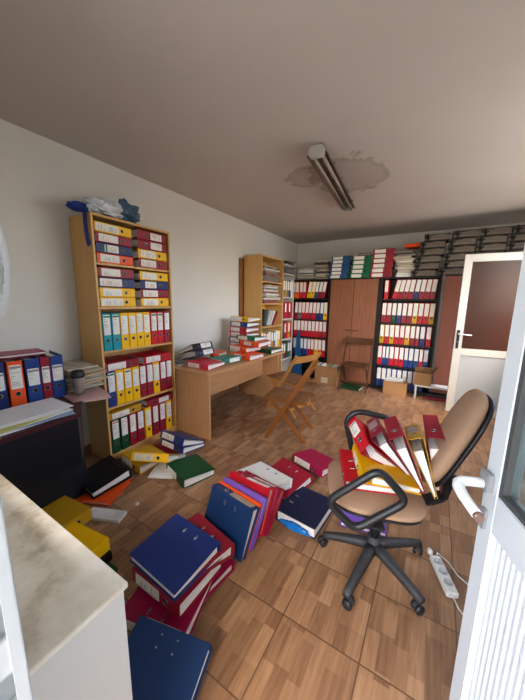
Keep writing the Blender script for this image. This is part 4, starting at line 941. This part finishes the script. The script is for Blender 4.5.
# ------------------------------------------------------------------ power strip
d = V((.073, -.185, 0)).normalized(); 
st = thing('power_strip', 'white three-socket power strip lying on the floor beside the near door', 'power strip', rz((.175, 1.605, .001), math.atan2(d.y, d.x)))
MB().box((-.11, -.028, 0), (.11, .028, .035)).build('housing', M_whiteplast, st, .006)
for k in range(3):
    x = -.065+.06*k
    MB().lathe([(.0215, .0352), (.0215, .0372), (.018, .0372), (.018, .0356), (.001, .0356)], 20, Matrix.Translation((x, 0, 0))).build('socket', plain('grey white socket', (176, 178, 178), .4), st)
m = MB().lathe([(.001, 0), (.014, .001), (.016, .02), (.009, .034), (.001, .036)], 14, Matrix.Translation((-.142, -.01, .017)) @ Matrix.Rotation(PI/2, 4, 'Y') @ Matrix.Translation((0, 0, -.02)))
m.build('plug', M_whiteplast, st)
m = MB(); pts = []
ctrl = [(.145, 1.72, .03), (.15, 1.76, .012), (.20, 1.73, .006), (.245, 1.66, .006), (.30, 1.62, .006), (.38, 1.60, .006)]
for i in range(len(ctrl)-1):
    for k in range(5): pts.append(V(ctrl[i]).lerp(V(ctrl[i+1]), k/5))
Mi = st.matrix_world.inverted()
m.tube([Mi @ p for p in pts], .0035, 8); m.tube([(.118, 0, .016), (.16, .004, .006), (.22, .03, .005), (.32, .08, .005)], .0035, 8)
m.build('cord', M_whiteplast, st)

# ------------------------------------------------------------------ daylight
w = bpy.data.worlds.new('sky'); SC.world = w; w.use_nodes = True; nt = w.node_tree
bg = nt.nodes['Background']; sk = nt.nodes.new('ShaderNodeTexSky'); sk.sky_type = 'NISHITA'; sk.sun_disc = False; sk.sun_elevation = math.radians(48); sk.sun_rotation = math.radians(150); sk.dust_density = 4; sk.air_density = 1.; sk.altitude = 100
mx = nt.nodes.new('ShaderNodeMix'); mx.data_type = 'RGBA'; mx.inputs['Factor'].default_value = .8; nt.links.new(sk.outputs['Color'], mx.inputs['A']); mx.inputs['B'].default_value = (.41, .395, .375, 1)
nt.links.new(mx.outputs['Result'], bg.inputs['Color']); bg.inputs['Strength'].default_value = 3.2
def portal(p, d, sx, sz):
    L = bpy.data.lights.new('portal', 'AREA'); L.shape = 'RECTANGLE'; L.size = sx; L.size_y = sz; L.cycles.is_portal = True
    o = bpy.data.objects.new('portal', L); COL.objects.link(o); o.location = p; o.rotation_euler = V(d).to_track_quat('-Z', 'Z').to_euler()
portal(((DX0+DX1)/2, -.15, 1.05), (0, 1, 0), DX1-DX0, 2.1); portal(((WX0+WX1)/2, -.15, (WZ0+WZ1)/2), (0, 1, 0), WX1-WX0, WZ1-WZ0)
portal((XR+.19, (VY0+VY1)/2, (VZ0+VZ1)/2), (-1, 0, 0), VY1-VY0, VZ1-VZ0)
SC.view_settings.view_transform = 'Standard'; SC.view_settings.look = 'None'; SC.view_settings.gamma = 1; SC.view_settings.use_curve_mapping = False
SC.view_settings.exposure = 1.68
